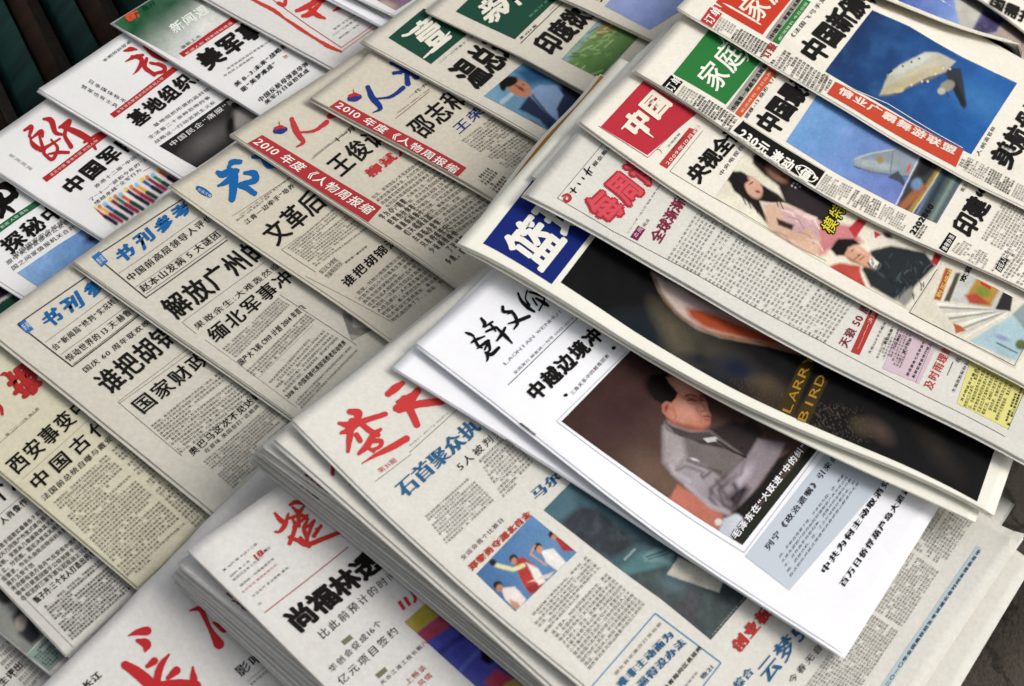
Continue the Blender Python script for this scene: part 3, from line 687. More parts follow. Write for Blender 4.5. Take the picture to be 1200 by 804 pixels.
T(A1, '走近中国 聚焦中国 新闻人物', 'f', (300, 238), (22, -16.6), (-14, -12), col='e9c9c0', name='caption', lv=3)
T(A1, '中国军队', 'f', (428, 354), (102, -82), (-92, -62), off=.045)
for a, t_ in (((562, 308), '香港十二版“中国海军'), ((532, 388), '了“十一”前和今年的“战力'), ((562, 405), '绪越来越”全军行为')):
    T(A1, t_, 'f', a, (32, -24), (-17, -16), col='2f2c2a', name='caption')
pc = [('fill', 'd9d8d2')]
for i in range(15):
    x, y = 556 + i * 31, 430 - i * 19 + (i % 3) * 6; c = ['b8433c', 'd8a23c', '3c4f8a', '7a2440', '2f6a4a', 'c4503a', '33284f'][i % 7]
    pc.append(('l', Z('f', (x, y), (x + 95, y + 62)), c, 1.5, 4.2)); pc.append(('l', Z('f', (x + 60, y + 40), (x + 125, y + 80)), ['251a35', '8a1f3f', '183a34'][i % 3], 2, 5)); pc.append(('e', (*Z('f', (x - 4, y - 6))[0], 2.6, 2.6, 0), ['e0c04a', 'c87a3a', '7fb0d8'][i % 3], 1.5))
pc += [('p', Z('f', (560, 470), (680, 530), (830, 450), (940, 350), (960, 620), (600, 700)), 'd9d8d2', 2)]
pc[-1] = ('p', Z('f', (540, 455), (600, 490), (680, 528), (760, 500), (860, 440), (940, 345), (1010, 290), (1100, 300), (800, 700), (500, 600)), 'd9d8d2', 2)
Q(A1, 'f', [(545, 412), (980, 150), (1110, 235), (690, 560)], paint=pc, name='cover_picture', res=1.2)
T(A1, '新闻周报', 'f', (48, 112), (34, 23), (14, -14), col='8e8e8c', name='caption')
Ln(A1, 'f', [(840, 205), (885, 180)], .6, '9a2a2a')
# --- A2
Br(A2, 'a', [[(728, 300, 10), (765, 290, 28), (800, 292, 10)], [(738, 362, 8), (790, 335, 24), (838, 325, 16)], [(770, 330, 10), (830, 350, 26), (815, 400, 20), (780, 440, 6)], [(860, 345, 20), (850, 395, 26), (905, 440, 22)], [(845, 275, 16), (900, 318, 34), (960, 345, 34), (1010, 360, 10)], [(880, 370, 14), (950, 385, 24), (965, 415, 22), (905, 435, 20)]], RED)
T(A2, '本期特别报道', 'a', (612, 368), (27, -20), (-16, -13), col='33302e', name='caption')
T(A2, '日本媒体称不', 'a', (512, 480), (37, 22), (12, -20), col='2a2826', name='caption'); T(A2, '赞军也有士兵', 'a', (470, 512), (36, 21), (12, -20), col='2a2826', name='caption')
Q(A2, 'a', [(643, 670), (1012, 392), (1045, 410), (672, 692)], RED, name='title_bar')
T(A2, '全军官兵聚焦新闻的新闻人物', 'a', (690, 668), (21, -15.8), (-14, -11), col='e9c9c0', name='caption', lv=3)
T(A2, '基地组织展', 'a', (812, 754), (86, -67), (-90, -64), off=.042)
for a, t_ in (((545, 450), '基地组织所谓的高科技武'), ((528, 492), '生活着二十余种恐怖的事'), ((548, 508), '战略这一行动派别主义反')):
    T(A2, t_, '1', a, (19.5, -13.4), (-11, -9), col='2f2c2a', name='caption')
Q(A2, '1', [(560, 514), (800, 345), (932, 421), (692, 590)], paint=[('grad', Z('1', (600, 520))[0], Z('1', (850, 430))[0], '1c1a1a', '2b2927'), ('e', (*Z('1', (730, 500))[0], 30, 12, -33), '5c5956', 16), ('e', (*Z('1', (860, 420))[0], 16, 14, -20), '8c8781', 8), ('e', (*Z('1', (810, 440))[0], 5, 14, 5), '0e0c0c', 5)], name='cover_picture')
T(A2, '中国民企“痛服”美国', '1', (604, 520), (28, -20), (-16, -13), col='e2e0da', name='caption', lv=3)
# --- A3
Q(A3, '1', [(396, 88), (640, -92), (880, 48), (636, 212)], paint=[('grad', Z('1', (480, 95))[0], Z('1', (640, 205))[0], '17502e', 'd6d6d0'), ('e', (*Z('1', (600, 15))[0], 40, 14, -33), '10452a', 30), ('e', (*Z('1', (400, 85))[0], 12, 10, 0), '174a2c', 12), ('noise', 16, .12, '8ab090')], name='cover_picture')
T(A3, '新闻週報', '1', (612, 124), (42, -27), (-26, -30), col='dfe6da', off=.02, serif=.02, lv=3, name='masthead')
T(A3, '新', '1', (452, 82), (45, -28), (-22, -26), col='c4502c', off=.06, lv=3, name='caption'); T(A3, '看好', '1', (505, 45), (24, -15), (-14, -16), col='0f2a1c', lv=3, name='caption')
T(A3, '最新上市', '1', (642, 175), (17, -11.5), (-10, -8), col='2a2826', name='caption')
Q(A3, '1', [(628, 190), (815, 60), (845, 72), (646, 202)], RED, name='title_bar', lv=1)
T(A3, '新闻人物 独家特稿报道', '1', (655, 196), (16, -10.9), (-8, -7), col='e9c9c0', name='caption', lv=3)
T(A3, '美军事部', '1', (734, 254), (68, -47), (-60, -50), off=.05)
T(A3, '海军陆战队新的进攻能力将', '1', (800, 248), (13, -8.6), (-6, -6), col='4a4744', name='caption'); T(A3, '在战场上越来越快', '1', (790, 272), (13, -8.6), (-6, -6), col='4a4744', name='caption')
T(A3, '美 B-3:未来“战略轰', 'b', (186, 516), (34, -27.5), (-22, -22), off=.02, name='caption'); T(A3, '能“美梦难成”', 'b', (224, 545), (33, -27), (-22, -22), off=.02, name='caption')
T(A3, '中国反航母弹道导弹', 'b', (326, 606), (32, -25), (-22, -24), off=.015, name='caption'); T(A3, '美军方日益担忧成', 'b', (362, 618), (32, -25), (-20, -20), off=.015, name='caption')
T(A3, '独', 'b', (470, 350), (24, -18), (-16, -16), col='c05a50', name='caption')
# --- A4
Br(A4, 'b', [[(275, -5, 14), (400, 60, 22), (470, 110, 14), (560, 170, 20), (640, 222, 14), (720, 270, 22), (800, 305, 12)]], 'c23a30', name='frame_rule', rough_edge=.2)
Ln(A4, 'b', [(400, 0), (620, 160), (800, 280), (985, 150)], .8, 'b84a40'); Ln(A4, 'b', [(800, 305), (1000, 160)], .7, 'b84a40')
Br(A4, 'b', [[(430, 20, 20), (465, 30, 24), (475, 0, 20)], [(540, 65, 22), (600, 40, 34), (660, 5, 30)], [(575, 95, 20), (620, 80, 36), (690, 10, 14)], [(620, 60, 26), (660, 90, 30), (705, 110, 12)], [(640, 0, 30), (690, 5, 26), (720, 0, 16)], [(755, 65, 10), (790, 45, 22)]], 'bf3430')
for k, (x, y) in enumerate(((760, 180), (750, 218), (790, 232))): T(A4, ['新闻 今日出版发行', '二〇一〇年第三十期', '国内统一刊号'][k], 'b', (x, y), (20, -14), (-10, -9), col='4a4540', name='caption')
# --- A5 / A6
Ln(A5, 'b', [(735, -5), (1010, 140)], .8, '8d8c92', name='fold_line'); Ln(A5, 'b', [(860, -10), (1050, 105)], .8, '8d8c92', name='fold_line')
Q(A6, 'b', [(900, -60), (1150, -240), (1380, -110), (1120, 62)], paint=[('fill', '7a6478'), ('e', (436, 2, 12, 5, 20), '3a3058', 5), ('e', (455, 6, 10, 4, 20), 'b8a090', 5), ('noise', 8, .4, 'a8989c')], name='cover_picture')
# --- B1
FR = '4a4640'
Ln(B1, 'k', [(540, 0), (105, 300), (425, 550), (840, 228)], 1.5, FR, name='frame_rule'); Ln(B1, 'k', [(430, 535), (835, 220)], .7, FR, name='frame_rule')
Ln(B1, 'k', [(265, 408), (690, 90)], .5, '6a655c'); Ln(B1, 'k', [(355, 480), (790, 160)], .5, '6a655c')
Q(B1, 'k', [(100, 305), (145, 272), (198, 330), (160, 355)], '2a6aa6', name='logo', lv=1); T(B1, '新闻', 'k', (150, 345), (18, -13), (-30, -36), col='d5dde0', lv=3, name='logo_lettering')
T(B1, '书刊参考', 'k', (268, 352), (122, -88), (-58, -78), col=BLUE, off=.038, warp=.28, name='masthead', fill=.82)
T(B1, '台“新闻局”终判“实况转播”太', 'k', (326, 460), (33.5, -26.5), (-34, -28), off=.008); T(B1, '惊动世界的 13 天:赫鲁晓夫', 'k', (408, 524), (37.5, -29), (-36, -31), off=.008)
T(B1, '国庆 60 周年联欢晚会', 'k', (502, 592), (44, -34), (-28, -28), off=.004)
T(B1, '谁把胡锦', 'k', (652, 728), (106, -88), (-126, -106), off=.022, fill=.96)
Ln(B1, 'k', [(700, 765), (1180, 420)], .5, '6a655c')
T(B1, '国家财政:', '4', (502, 660), (62, -49), (-54, -43), off=.016)
Ln(B1, '4', [(415, 610), (740, 360)], .5, '6a655c'); Ln(B1, '4', [(415, 610), (640, 800)], .5, '6a655c')
Bd(B1, '4', [(528, 692), (800, 478), (925, 580), (636, 794)], 11, 26, seed=11)
T(B1, '奥巴马这次不见达赖', '4', (678, 804), (27.5, -24), (-22, -21), off=.012, name='subheading')
T(B1, '在意味 美国奈打“达赖牌”', 'q', (10, 262), (29, -25.5), (-20, -20), name='subheading')
Bd(B1, 'q', [(-10, 305), (395, -40), (560, 120), (165, 468)], 13, 30, seed=12)
# --- B2
Ln(B2, 'f', [(1080, 362), (560, 702), (860, 950)], 1.4, FR, name='frame_rule'); Ln(B2, '4', [(516, 242), (800, 40)], 1.4, FR, name='frame_rule'); Ln(B2, '4', [(514, 230), (800, 27)], .6, FR, name='frame_rule')
Ln(B2, '4', [(418, 158), (700, -40)], .5, '6a655c'); Ln(B2, '4', [(478, 205), (770, 0)], .5, '6a655c')
Q(B2, '4', [(322, 100), (348, 80), (380, 115), (358, 136)], '2a6aa6', name='logo', lv=1); T(B2, '新闻', '4', (352, 130), (11, -8), (-18, -22), col='d5dde0', lv=3, name='logo_lettering')
T(B2, '书刊参考', 'f', (700, 768), (112, -84), (-54, -78), col=BLUE, off=.038, warp=.28, name='masthead', fill=.84)
T(B2, '中国前高层领导人评价萨达姆', '4', (458, 190), (29.3, -22.3), (-22, -20), off=.008); T(B2, '赵本山发病 5 大谜团', '4', (506, 228), (30, -22), (-24, -21), off=.008)
T(B2, '解放广州的日', '4', (625, 326), (67, -49), (-76, -62), off=.024, fill=.96)
Ln(B2, '4', [(640, 330), (930, 118)], .5, '6a655c'); Ln(B2, '4', [(640, 330), (690, 370)], .5, '6a655c')
T(B2, '果敢余生:大难轰然临', '4', (694, 360), (32, -24.5), (-20, -18), name='subheading')
T(B2, '缅北军事冲突', '4', (760, 408), (56, -45.5), (-46, -43), off=.018)
Bd(B2, 'l', [(100, 445), (430, 145), (505, 190), (185, 500)], 5, 26, seed=21, ind=False)
T(B2, '国产大飞机 C919 计划 2014 年首飞', 'l', (216, 548), (25, -22.2), (-32, -30), off=.014, name='subheading')
Bd(B2, 'l', [(240, 575), (590, 238), (650, 275), (310, 620)], 4, 26, seed=22); Bd(B2, 'l', [(370, 640), (660, 320), (790, 385), (470, 705)], 5, 24, seed=23)
T(B2, '2018 年,中国将替代美国消费者拉动世界', 'l', (490, 742), (19.6, -18.6), (-26, -24), off=.014, name='subheading')
Bd(B2, 'l', [(525, 755), (850, 428), (900, 460), (570, 800)], 3, 26, seed=24)
Ln(B2, 'l', [(440, 128), (890, 425)], .5, '6a655c'); Ln(B2, 'l', [(0, 390), (540, 790)], .4, '8a857a'); Ln(B2, 'l', [(310, 620), (640, 300)], .4, '8a857a')
Q(B2, 'l', [(800, 228), (1010, 100), (1190, 220), (860, 400)], paint=[('fill', 'a9a69c'), ('p', Z('l', (806, 240), (870, 250), (1000, 340), (1030, 400), (822, 352)), '7b7871', 2), ('p', Z('l', (862, 262), (960, 290), (1010, 330), (868, 318)), 'b3b0a6', 2)], name='printed_picture', res=1.5)
# --- B3
Br(B3, '1', [[(697, 662, 16), (715, 674, 24), (738, 688, 16)]], BLUE, name='logo', rough_edge=.02); T(B3, '日报文摘', '1', (692, 670), (12, 7), (7, -9), col='c8d4dc', lv=4, name='logo_lettering')
Br(B3, 'g', [[(140, 182, 22), (162, 152, 34), (208, 150, 30)], [(75, 212, 22), (105, 225, 42), (150, 200, 36)], [(80, 290, 16), (130, 265, 36), (185, 205, 36)], [(178, 205, 38), (170, 280, 50), (160, 368, 40)], [(236, 215, 20), (290, 218, 40), (290, 260, 40), (210, 280, 24)], [(185, 285, 26), (240, 300, 36), (292, 335, 30)], [(282, 122, 20), (340, 118, 44), (372, 165, 44), (420, 180, 20)]], '185f9e')
Ln(B3, 'g', [(160, 468), (540, 215)], .5, '6a655c')
T(B3, '二〇一〇年一月一日 星期五 第三十八期 每周一', 'g', (205, 470), (15.5, -11.5), (-9, -9), col='4a463e', name='caption'); T(B3, '国内统一刊号 邮发代号 总第', 'g', (190, 500), (15.5, -11.5), (-9, -9), col='4a463e', name='caption')
T(B3, '江青一边牵手“培养”一', 'g', (246, 522), (33.5, -26.5), (-24, -23), off=.008, name='subheading')
T(B3, '文革后，', 'g', (425, 655), (101, -86), (-118, -100), off=.02, fill=.94, name='headline')
Ln(B3, 'g', [(450, 665), (560, 585)], .5, '6a655c'); Ln(B3, 'g', [(450, 665), (650, 795)], .5, '6a655c')
Bd(B3, 'g', [(480, 655), (770, 405), (985, 520), (655, 765)], 12, 24, seed=31)
T(B3, '谁把胡锦涛', 'g', (836, 896), (62, -56), (-50, -46), off=.02, name='subheading'); T(B3, '新年第一篇社论惊', 'g', (828, 748), (16, -12.5), (-10, -10), off=.01, name='caption')
Bd(B3, '@', [(412, 347), (500, 268), (560, 300), (462, 378)], 9, 22, seed=32); Bd(B3, '@', [(372, 318), (392, 302), (404, 310), (386, 328)], 2, 6, seed=33)
Ln(B3, 'l', [(590, 20), (1100, 290)], .4, '8a857a')
# --- B4, B5
def people(p, zk1, c, man, strip, s0, s1, col):
    Br(p, '@', [[(c[0] - 5, c[1] + 1, 6), (c[0] + 1, c[1], 9), (c[0] + 6, c[1] - 1, 6)]], '2a3578', name='logo', rough_edge=.02); Br(p, '@', [[(c[0] - 5, c[1] - 2, 4), (c[0] + 1, c[1] - 4, 4), (c[0] + 5, c[1] - 3, 3)], [(c[0], c[1] - 4, 1.2), (c[0] - 1, c[1] - 10, .8)]], 'b03038', name='logo', lv=3)
    Br(p, zk1, man, col)
    p.quad(strip, 'a83438', name='side_strip', lv=1)
    a, b = np.array(s0), np.array(s1); t_ = '2010 年度《人物周报缩'; n = sum(1.0 if is_cjk(ch) else (.32 if ch in ' 1' else .56) for ch in t_); adv = (b - a) / n
    w2 = np.array(strip[1], float) - np.array(strip[0], float); up = w2 * .66
    T(p, t_, '@', a - up / 2, adv, up, col=W_, off=.012, lv=3, name='side_lettering')
people(B4, 'b', (328, 153), [[(510, 700, 26), (530, 755, 36), (555, 800, 32), (578, 835, 24), (540, 862, 10)], [(555, 778, 12), (640, 768, 18), (715, 718, 30)]], Z('g', (246, 45), (337, -8), (1037, 416), (958, 503)), Z('g', (300, 22))[0], Z('g', (985, 448))[0], 'b8383c')
people(B5, 'b', (415, 115), [[(955, 512, 26), (980, 570, 36), (1018, 615, 32), (1028, 640, 22), (985, 662, 8)], [(1005, 580, 12), (1090, 568, 18), (1162, 518, 28)], [(1090, 372, 18), (1140, 392, 28), (1195, 440, 20)], [(1108, 430, 22), (1150, 425, 22)], [(1180, 420, 24), (1190, 490, 34)], [(1190, 410, 20), (1240, 450, 40)]], [(385, 127), (398, 117), (547, 197), (533, 212)], (395, 122), (537, 202), DBL)
Br(B4, '1', [[(1160, 410, 20), (1185, 400, 20)]], 'b8383c')
Ln(B4, 'g', [(630, 132), (850, -40)], .6, '5a554c'); T(B4, 'PEOPLE WEEKLY NO. 128 2010', 'g', (640, 122), (16, -12.6), (-7, -8), col='6a5a50', name='caption')
T(B4, '王俊诚', 'g', (802, 250), (98, -82), (-112, -88), off=.02, fill=.94); T(B4, '柳斌人', 'g', (978, 252), (80, -62), (-56, -42), col='b8383c', serif=.05, name='subheading')
Bd(B4, '@', [(434, 231), (497, 182), (590, 236), (518, 288)], 16, 17, seed=41); Bd(B4, '@', [(441, 253), (470, 232), (560, 288), (528, 312)], 9, 6, seed=42, off=.02, fill=.7)
T(B4, '十一月', 'g', (770, 45), (40, -30), (-24, -22), off=.02, name='caption')
Ln(B5, '2', [(190, 418), (310, 322)], .7, '7a3a34'); T(B5, 'PEOPLE WEEKLY 2010', '2', (200, 400), (12, -9), (-5, -5), col='6a5a50', name='caption')
T(B5, '邵志和', '2', (292, 494), (56, -47), (-76, -52), off=.02, fill=.94); T(B5, '王荣', '2', (414, 478), (48, -42), (-32, -28), col=DBL, off=.012, name='subheading')
T(B5, '一代书生', '2', (240, 350), (22, -17), (-10, -9), col='33302a', name='caption')
Bd(B5, '2', [(420, 495), (560, 385), (745, 490), (592, 600)], 17, 17, seed=43); Bd(B5, '2', [(445, 610), (485, 575), (610, 640), (565, 695)], 9, 6, seed=44, off=.02, fill=.7)
# --- B6
GR = '1d4636'
Q(B6, '2', [(165, 133), (290, 30), (442, 122), (315, 226)], GR, name='title_square'); T(B6, '壹', '2', (318, 196), (78, -62), (-90, -88), col='e3dfcf', off=.02, serif=.05, lv=3, name='masthead', res=3)
Br(B6, '2', [[(215, 128, 8), (240, 120, 10), (300, 80, 8)], [(290, 205, 6), (340, 160, 12), (380, 115, 6)]], 'e3dfcf', lv=4)
T(B6, '二〇一〇年第十二期 总第九百期', '2', (345, 226), (13.5, -10.4), (-7, -6), col='4a463e', name='caption')
T(B6, '温总理赴哥', '2', (480, 320), (54, -47), (-114, -72), off=.04, fill=1.0)
cz = lambda *p: Z('c', *p)
Q(B6, '2', [(500, 338), (640, 222), (900, 365), (742, 468)], res=1.1, name='printed_picture', paint=[
    ('grad', cz((500, 560))[0], cz((900, 420))[0], '6f97ad', '2f5f86'), ('l', cz((600, 560), (760, 420)), '4a7a9c', 3, 5), ('l', cz((540, 600), (640, 520)), 'a8c0c8', 3, 5), ('p', cz((620, 420), (760, 380), (860, 460), (700, 500)), '264f74', 8),
    ('p', cz((640, 640), (700, 560), (760, 540), (900, 520), (1060, 620), (900, 800), (840, 790), (760, 700), (680, 660)), '1f2a44', 3),
    ('p', cz((690, 545), (760, 500), (860, 500), (900, 560), (860, 640), (880, 720), (800, 660), (720, 580)), '7f98b8', 3), ('l', cz((720, 560), (850, 720)), '2a3550', 3, 2.5), ('p', cz((870, 460), (960, 480), (1050, 560), (1000, 600), (900, 540)), '0c0c14', 4),
    ('e', (*cz((640, 515))[0], 16, 9.5, 28), 'b0785c', 2), ('e', (*cz((580, 480))[0], 11, 6, -18), '0e0a0a', 2), ('e', (*cz((548, 500))[0], 4, 7, 0), '0e0a0a', 2), ('e', (*cz((650, 520))[0], 5, 2, 30), '7a3c30', 2), ('l', cz((615, 500), (632, 505)), '3a1c14', 1, 1), ('l', cz((660, 495), (672, 500)), '3a1c14', 1, 1),
    ('p', cz((700, 700), (740, 720), (780, 770), (720, 740)), 'a04038', 4), ])
# --- B7
Q(B7, 'c', [(270, 68), (515, -165), (860, 0), (616, 232)], GR, name='title_square')
T(B7, '新', 'c', (480, 165), (200, -150), (-110, -110), col='e3dfcf', off=.03, warp=.28, lv=3, name='masthead')
T(B7, '新周刊 新闻', 'c', (706, 108), (26, -24), (-13, -9), col='6f9a80', lv=3, name='caption')
T(B7, '第 1123 期', 'c', (652, 236), (22, -19), (-12, -10), off=.01, name='caption'); Ln(B7, 'c', [(650, 256), (895, 18)], .9, K); T(B7, '二〇一〇', 'c', (822, 70), (15, -14), (-9, -7), off=.01, name='caption')
T(B7, '印度欲打', 'c', (845, 336), (76, -74), (-142, -82), off=.05, fill=1.0)
gp = [('grad', cz((1000, 200))[0], cz((1120, 420))[0], '7a9a5c', '4a6e3a'), ('e', (*cz((1150, 160))[0], 14, 8, -40), '8a7a50', 6), ('p', cz((890, 350), (1110, 110), (1130, 130), (920, 370)), '8a9ea4', 3)]
rn = random.Random(4)
for i in range(46):
    x, y = rn.uniform(920, 1180), rn.uniform(170, 440); a = rn.uniform(-.8, .3); L_ = rn.uniform(25, 70)
    gp.append(('l', cz((x, y), (x + L_ * math.cos(a), y + L_ * math.sin(a))), rn.choice(['9ab870', '3a5a30', 'b0c48a', '547c40', '6d8f50']), 1.5, 1.2))
Q(B7, 'c', [(890, 348), (1115, 108), (1345, 215), (1115, 462)], paint=gp, name='printed_picture', res=1.1)
# --- B12
Q(B12, '2', [(925, 22), (1030, -90), (1240, 10), (1085, 106)], paint=[('grad', (715, 5), (765, 35), '93a0cc', '8090c0'), ('noise', 14, .12, 'b4bcdc')], name='printed_picture'); T(B12, '罗', '2', (910, 12), (30, -25), (-40, -20), off=.03)
# --- B0
T(B0, '报', 'k', (128, 760), (150, -130), (-118, -125), col='a82c2a', off=.055, warp=.3, serif=.02, name='masthead'); Br(B0, 'k', [[(-30, 770, 30), (5, 790, 24), (15, 830, 16)], [(5, 600, 10), (30, 592, 24), (55, 605, 20)]], 'a82c2a')
Ln(B0, 'p', [(-5, 200), (230, 0)], .5, '6a655c'); T(B0, '报 二〇一〇年 第九期', 'p', (40, 160), (20, -17), (-12, -10), col='3a362e', name='caption')
T(B0, '西安事变中', 'p', (100, 395), (90, -82), (-86, -78), off=.02, fill=.92); Ln(B0, 'p', [(130, 410), (520, 60)], .4, '7a745e')
T(B0, '中国古代', 'p', (212, 498), (114, -102), (-72, -72), off=.02, fill=.8)
T(B0, '法国前总统自曝与戴安娜', 'p', (262, 543), (40.5, -36.5), (-28, -30), off=.004, name='subheading')
Bd(B0, 'p', [(310, 545), (620, 262), (1110, 690), (765, 1000)], 28, 20, seed=51); Bd(B0, 'p', [(650, 240), (760, 140), (1260, 590), (1150, 700)], 27, 7, seed=52)
# --- B11, B10, B9
T(B11, '个人', 'p', (-12, 575), (90, -84), (-105, -105), off=.03); T(B11, '人肖像作者', 'p', (20, 682), (38, -34), (-34, -32), off=.014, name='subheading'); Ln(B11, 'p', [(0, 615), (140, 500)], .5, '6a655c')
Bd(B11, '@', [(-22, 655), (52, 590), (112, 640), (28, 706)], 9, 16, seed=53, off=.012); Bd(B11, 'U', [(255, 335), (600, 40), (800, 205), (425, 540)], 12, 24, seed=54, off=.012)
T(B11, '甄子丹:三个女人打造出的世界', 'U', (218, 322), (28.5, -24), (-32, -33), off=.02, name='subheading'); Ln(B11, 'U', [(150, 262), (420, 40)], .5, '6a655c'); Ln(B11, 'U', [(-10, 130), (435, 580)], .5, '7a766c')
uz = lambda *p: Z('U', *p)
Q(B10, 'U', [(-160, 360), (20, 190), (300, 460), (150, 625)], paint=[('fill', '7d7f78'), ('e', (*uz((30, 260))[0], 10, 12, 0), '3a3836', 4), ('p', uz((70, 400), (110, 340), (200, 420), (240, 500), (190, 560), (110, 500)), '2e2d36', 6), ('e', (*uz((120, 430))[0], 7, 10, 20), '8c8378', 4), ('e', (*uz((185, 500))[0], 9, 8, 30), '24242c', 4)], name='printed_picture')
Q(B10, 'U', [(158, 618), (275, 500), (395, 610), (290, 715)], '7f928a', name='tint_panel'); Bd(B10, 'U', [(180, 620), (280, 520), (375, 610), (285, 700)], 7, 7, seed=55, off=.015)
Bd(B9, 'U', [(-60, 620), (40, 530), (270, 730), (180, 830)], 9, 8, seed=56); T(B9, '生评出', 'U', (15, 812), (43, -44), (-34, -34), off=.02)
# --- C0
Br(C0, 'U', [[(752, 508, 8), (800, 488, 34), (862, 478, 52)], [(808, 535, 26), (858, 555, 56), (850, 598, 14)], [(735, 678, 50), (800, 720, 66), (868, 780, 72), (890, 840, 60)], [(865, 685, 26), (905, 655, 44)], [(990, 618, 14), (950, 670, 36), (925, 740, 44), (918, 830, 40)], [(985, 755, 26), (1035, 710, 48)], [(900, 800, 40), (1040, 785, 46), (1150, 800, 60)], [(1130, 688, 10), (1135, 760, 44)]], 'b52a2e', rough_edge=.05)
Br(C0, 'V', [[(-90, 360, 8), (-30, 350, 32), (0, 400, 30), (28, 460, 26), (55, 510, 40), (82, 555, 62)], [(50, 430, 14), (110, 468, 44)]], 'b52a2e', rough_edge=.05)
T(C0, '影响', 'V', (208, 758), (78, -62), (-50, -52), serif=.03, name='subheading'); T(C0, '全省九成项目', 'V', (270, 800), (17, -14), (-10, -10), name='caption'); T(C0, '长江', 'U', (505, 830), (50, -44), (-34, -34), off=.03, name='subheading'); Ln(C0, 'V', [(250, 775), (380, 665)], .5, '6a655c')
# --- pile under C1: thin red ghosts of the same title on the margins
for k, st in enumerate(stack):
    Br(st, '@', [[(256 + 2 * k + j * 6, 712 - 3 * k + j * 5 + rn.uniform(-2, 2), 1.2 + rn.random() * 2), (262 + 2 * k + j * 6, 716 - 3 * k + j * 5, 1.5)] for j in range(4)], '7a2436', name='title_edge')
for k, st in enumerate(stack2):
    Br(st, '@', [[(338 + 4 * k + j * 7, 566 - 2 * k + j * 6 + rn.uniform(-2, 2), 1.5 + rn.random() * 2.2), (345 + 4 * k + j * 7, 571 - 2 * k + j * 6, 1.8)] for j in range(4)], '7a2436', name='title_edge')
# --- C1
Br(C1, 'q', [[(500, 560, 18), (530, 545, 26), (578, 552, 20)], [(515, 575, 16), (550, 602, 28), (580, 570, 14)], [(548, 600, 24), (552, 684, 22)], [(412, 610, 16), (445, 650, 30), (475, 668, 24)], [(490, 612, 14), (468, 680, 30), (440, 716, 20), (412, 718, 12)], [(480, 642, 14), (560, 622, 24), (602, 642, 20)], [(515, 640, 16), (530, 690, 26), (498, 786, 24)], [(520, 690, 16), (560, 660, 18), (600, 622, 18)], [(600, 650, 18), (582, 700, 26), (602, 765, 20)], [(600, 690, 16), (640, 655, 20)], [(640, 652, 16), (600, 750, 24)], [(680, 682, 18), (640, 742, 26)], [(650, 702, 12), (682, 690, 14)], [(498, 750, 24), (545, 768, 24), (600, 792, 30), (700, 756, 28), (802, 716, 24)], [(560, 752, 18), (612, 802, 26)]], 'b5332e', rough_edge=.05)
Ln(C1, 'V', [(350, 372), (840, -14)], 1.1, '9a2c34')
for i, (x, y, t_, c) in enumerate(((112, 134, '第 4671 期 今日十二版', K), (152, 168, '2009 年 11 月', K), (170, 190, '农历己丑年十月初二', K), (212, 222, '国内统一刊号邮发代号', K), (222, 262, '主办单位 集团有限公司', 'b05a58'), (282, 285, '今日天气 多云转晴 湖北', K), (318, 332, '江', K))):
    T(C1, t_, 'V', (x, y), (20, -16.5), (-11, -11), col=c, name='caption')
T(C1, '晴', 'V', (262, 268), (0.1, -.1), (-1, -1), col='b05a58', name='caption'); T(C1, '18', 'V', (302, 70), (62, -50), (-30, -36), col='b8322e', off=.03, name='issue_number')
T(C1, '星期三', 'V', (335, 35), (18, -14), (-12, -12), off=.02, name='caption')
T(C1, '尚福林透', 'V', (556, 500), (127, -102), (-118, -106), off=.05, fill=1.0)
T(C1, '比此前预计的时间', 'V', (688, 538), (56.5, -49), (-42, -44), col='2c2a28', name='subheading', fill=.85)
Q(C1, 'V', [(797, 540), (850, 498), (870, 522), (820, 562)], '75705a', name='bullet_box'); Q(C1, 'V', [(997, 735), (1055, 688), (1072, 712), (1020, 757)], '75705a', name='bullet_box')
T(C1, '华创会促成16个', 'V', (745, 732), (44, -43), (-32, -33), col='2c2a28', name='subheading', fill=.85); T(C1, '亿元项目签约', 'V', (802, 806), (57.5, -54), (-40, -42), col='2c2a28', name='subheading', fill=.85)
T(C1, '光谷江滩工程长期八', 'V', (1040, 800), (30, -28), (-20, -20), col='33302c', name='caption', fill=.85); T(C1, '上畅谈', 'W', (-10, 800), (38, -34), (-26, -28), col='a84a44', name='caption'); T(C1, '风情', 'W', (65, 812), (38, -34), (-26, -28), col='a84a44', name='caption')
T(C1, '11月', '8', (215, 548), (60, -45), (-28, -42), col='b83630', serif=.05, name='issue_number')
wz = lambda *p: Z('8', *p)
Q(C1, '8', [(222, 580), (345, 470), (720, 770), (585, 905)], res=1.5, name='printed_picture', paint=[('fill', '4a4c92'), ('p', wz((200, 590), (345, 440), (420, 500), (262, 622)), 'a8983c', 3), ('p', wz((262, 622), (420, 500), (470, 540), (302, 650)), 'a03a50', 3), ('p', wz((302, 650), (470, 540), (700, 700), (620, 760), (470, 790)), '4648a0', 3), ('l', wz((340, 690), (520, 560)), '352f78', 6, 6), ('l', wz((400, 770), (500, 660)), '5a6ab8', 5, 4), ('p', wz((490, 650), (560, 640), (570, 700), (520, 730), (490, 710)), '16141c', 3), ('p', wz((500, 790), (545, 745), (640, 800), (600, 860)), 'a83a50', 3), ('p', wz((560, 690), (620, 700), (680, 760), (640, 800), (560, 740)), '4a4238', 5), ('p', wz((570, 800), (610, 780), (680, 830), (620, 880)), 'b0963c', 4), ('noise', 12, .1, '8a8ac0')])
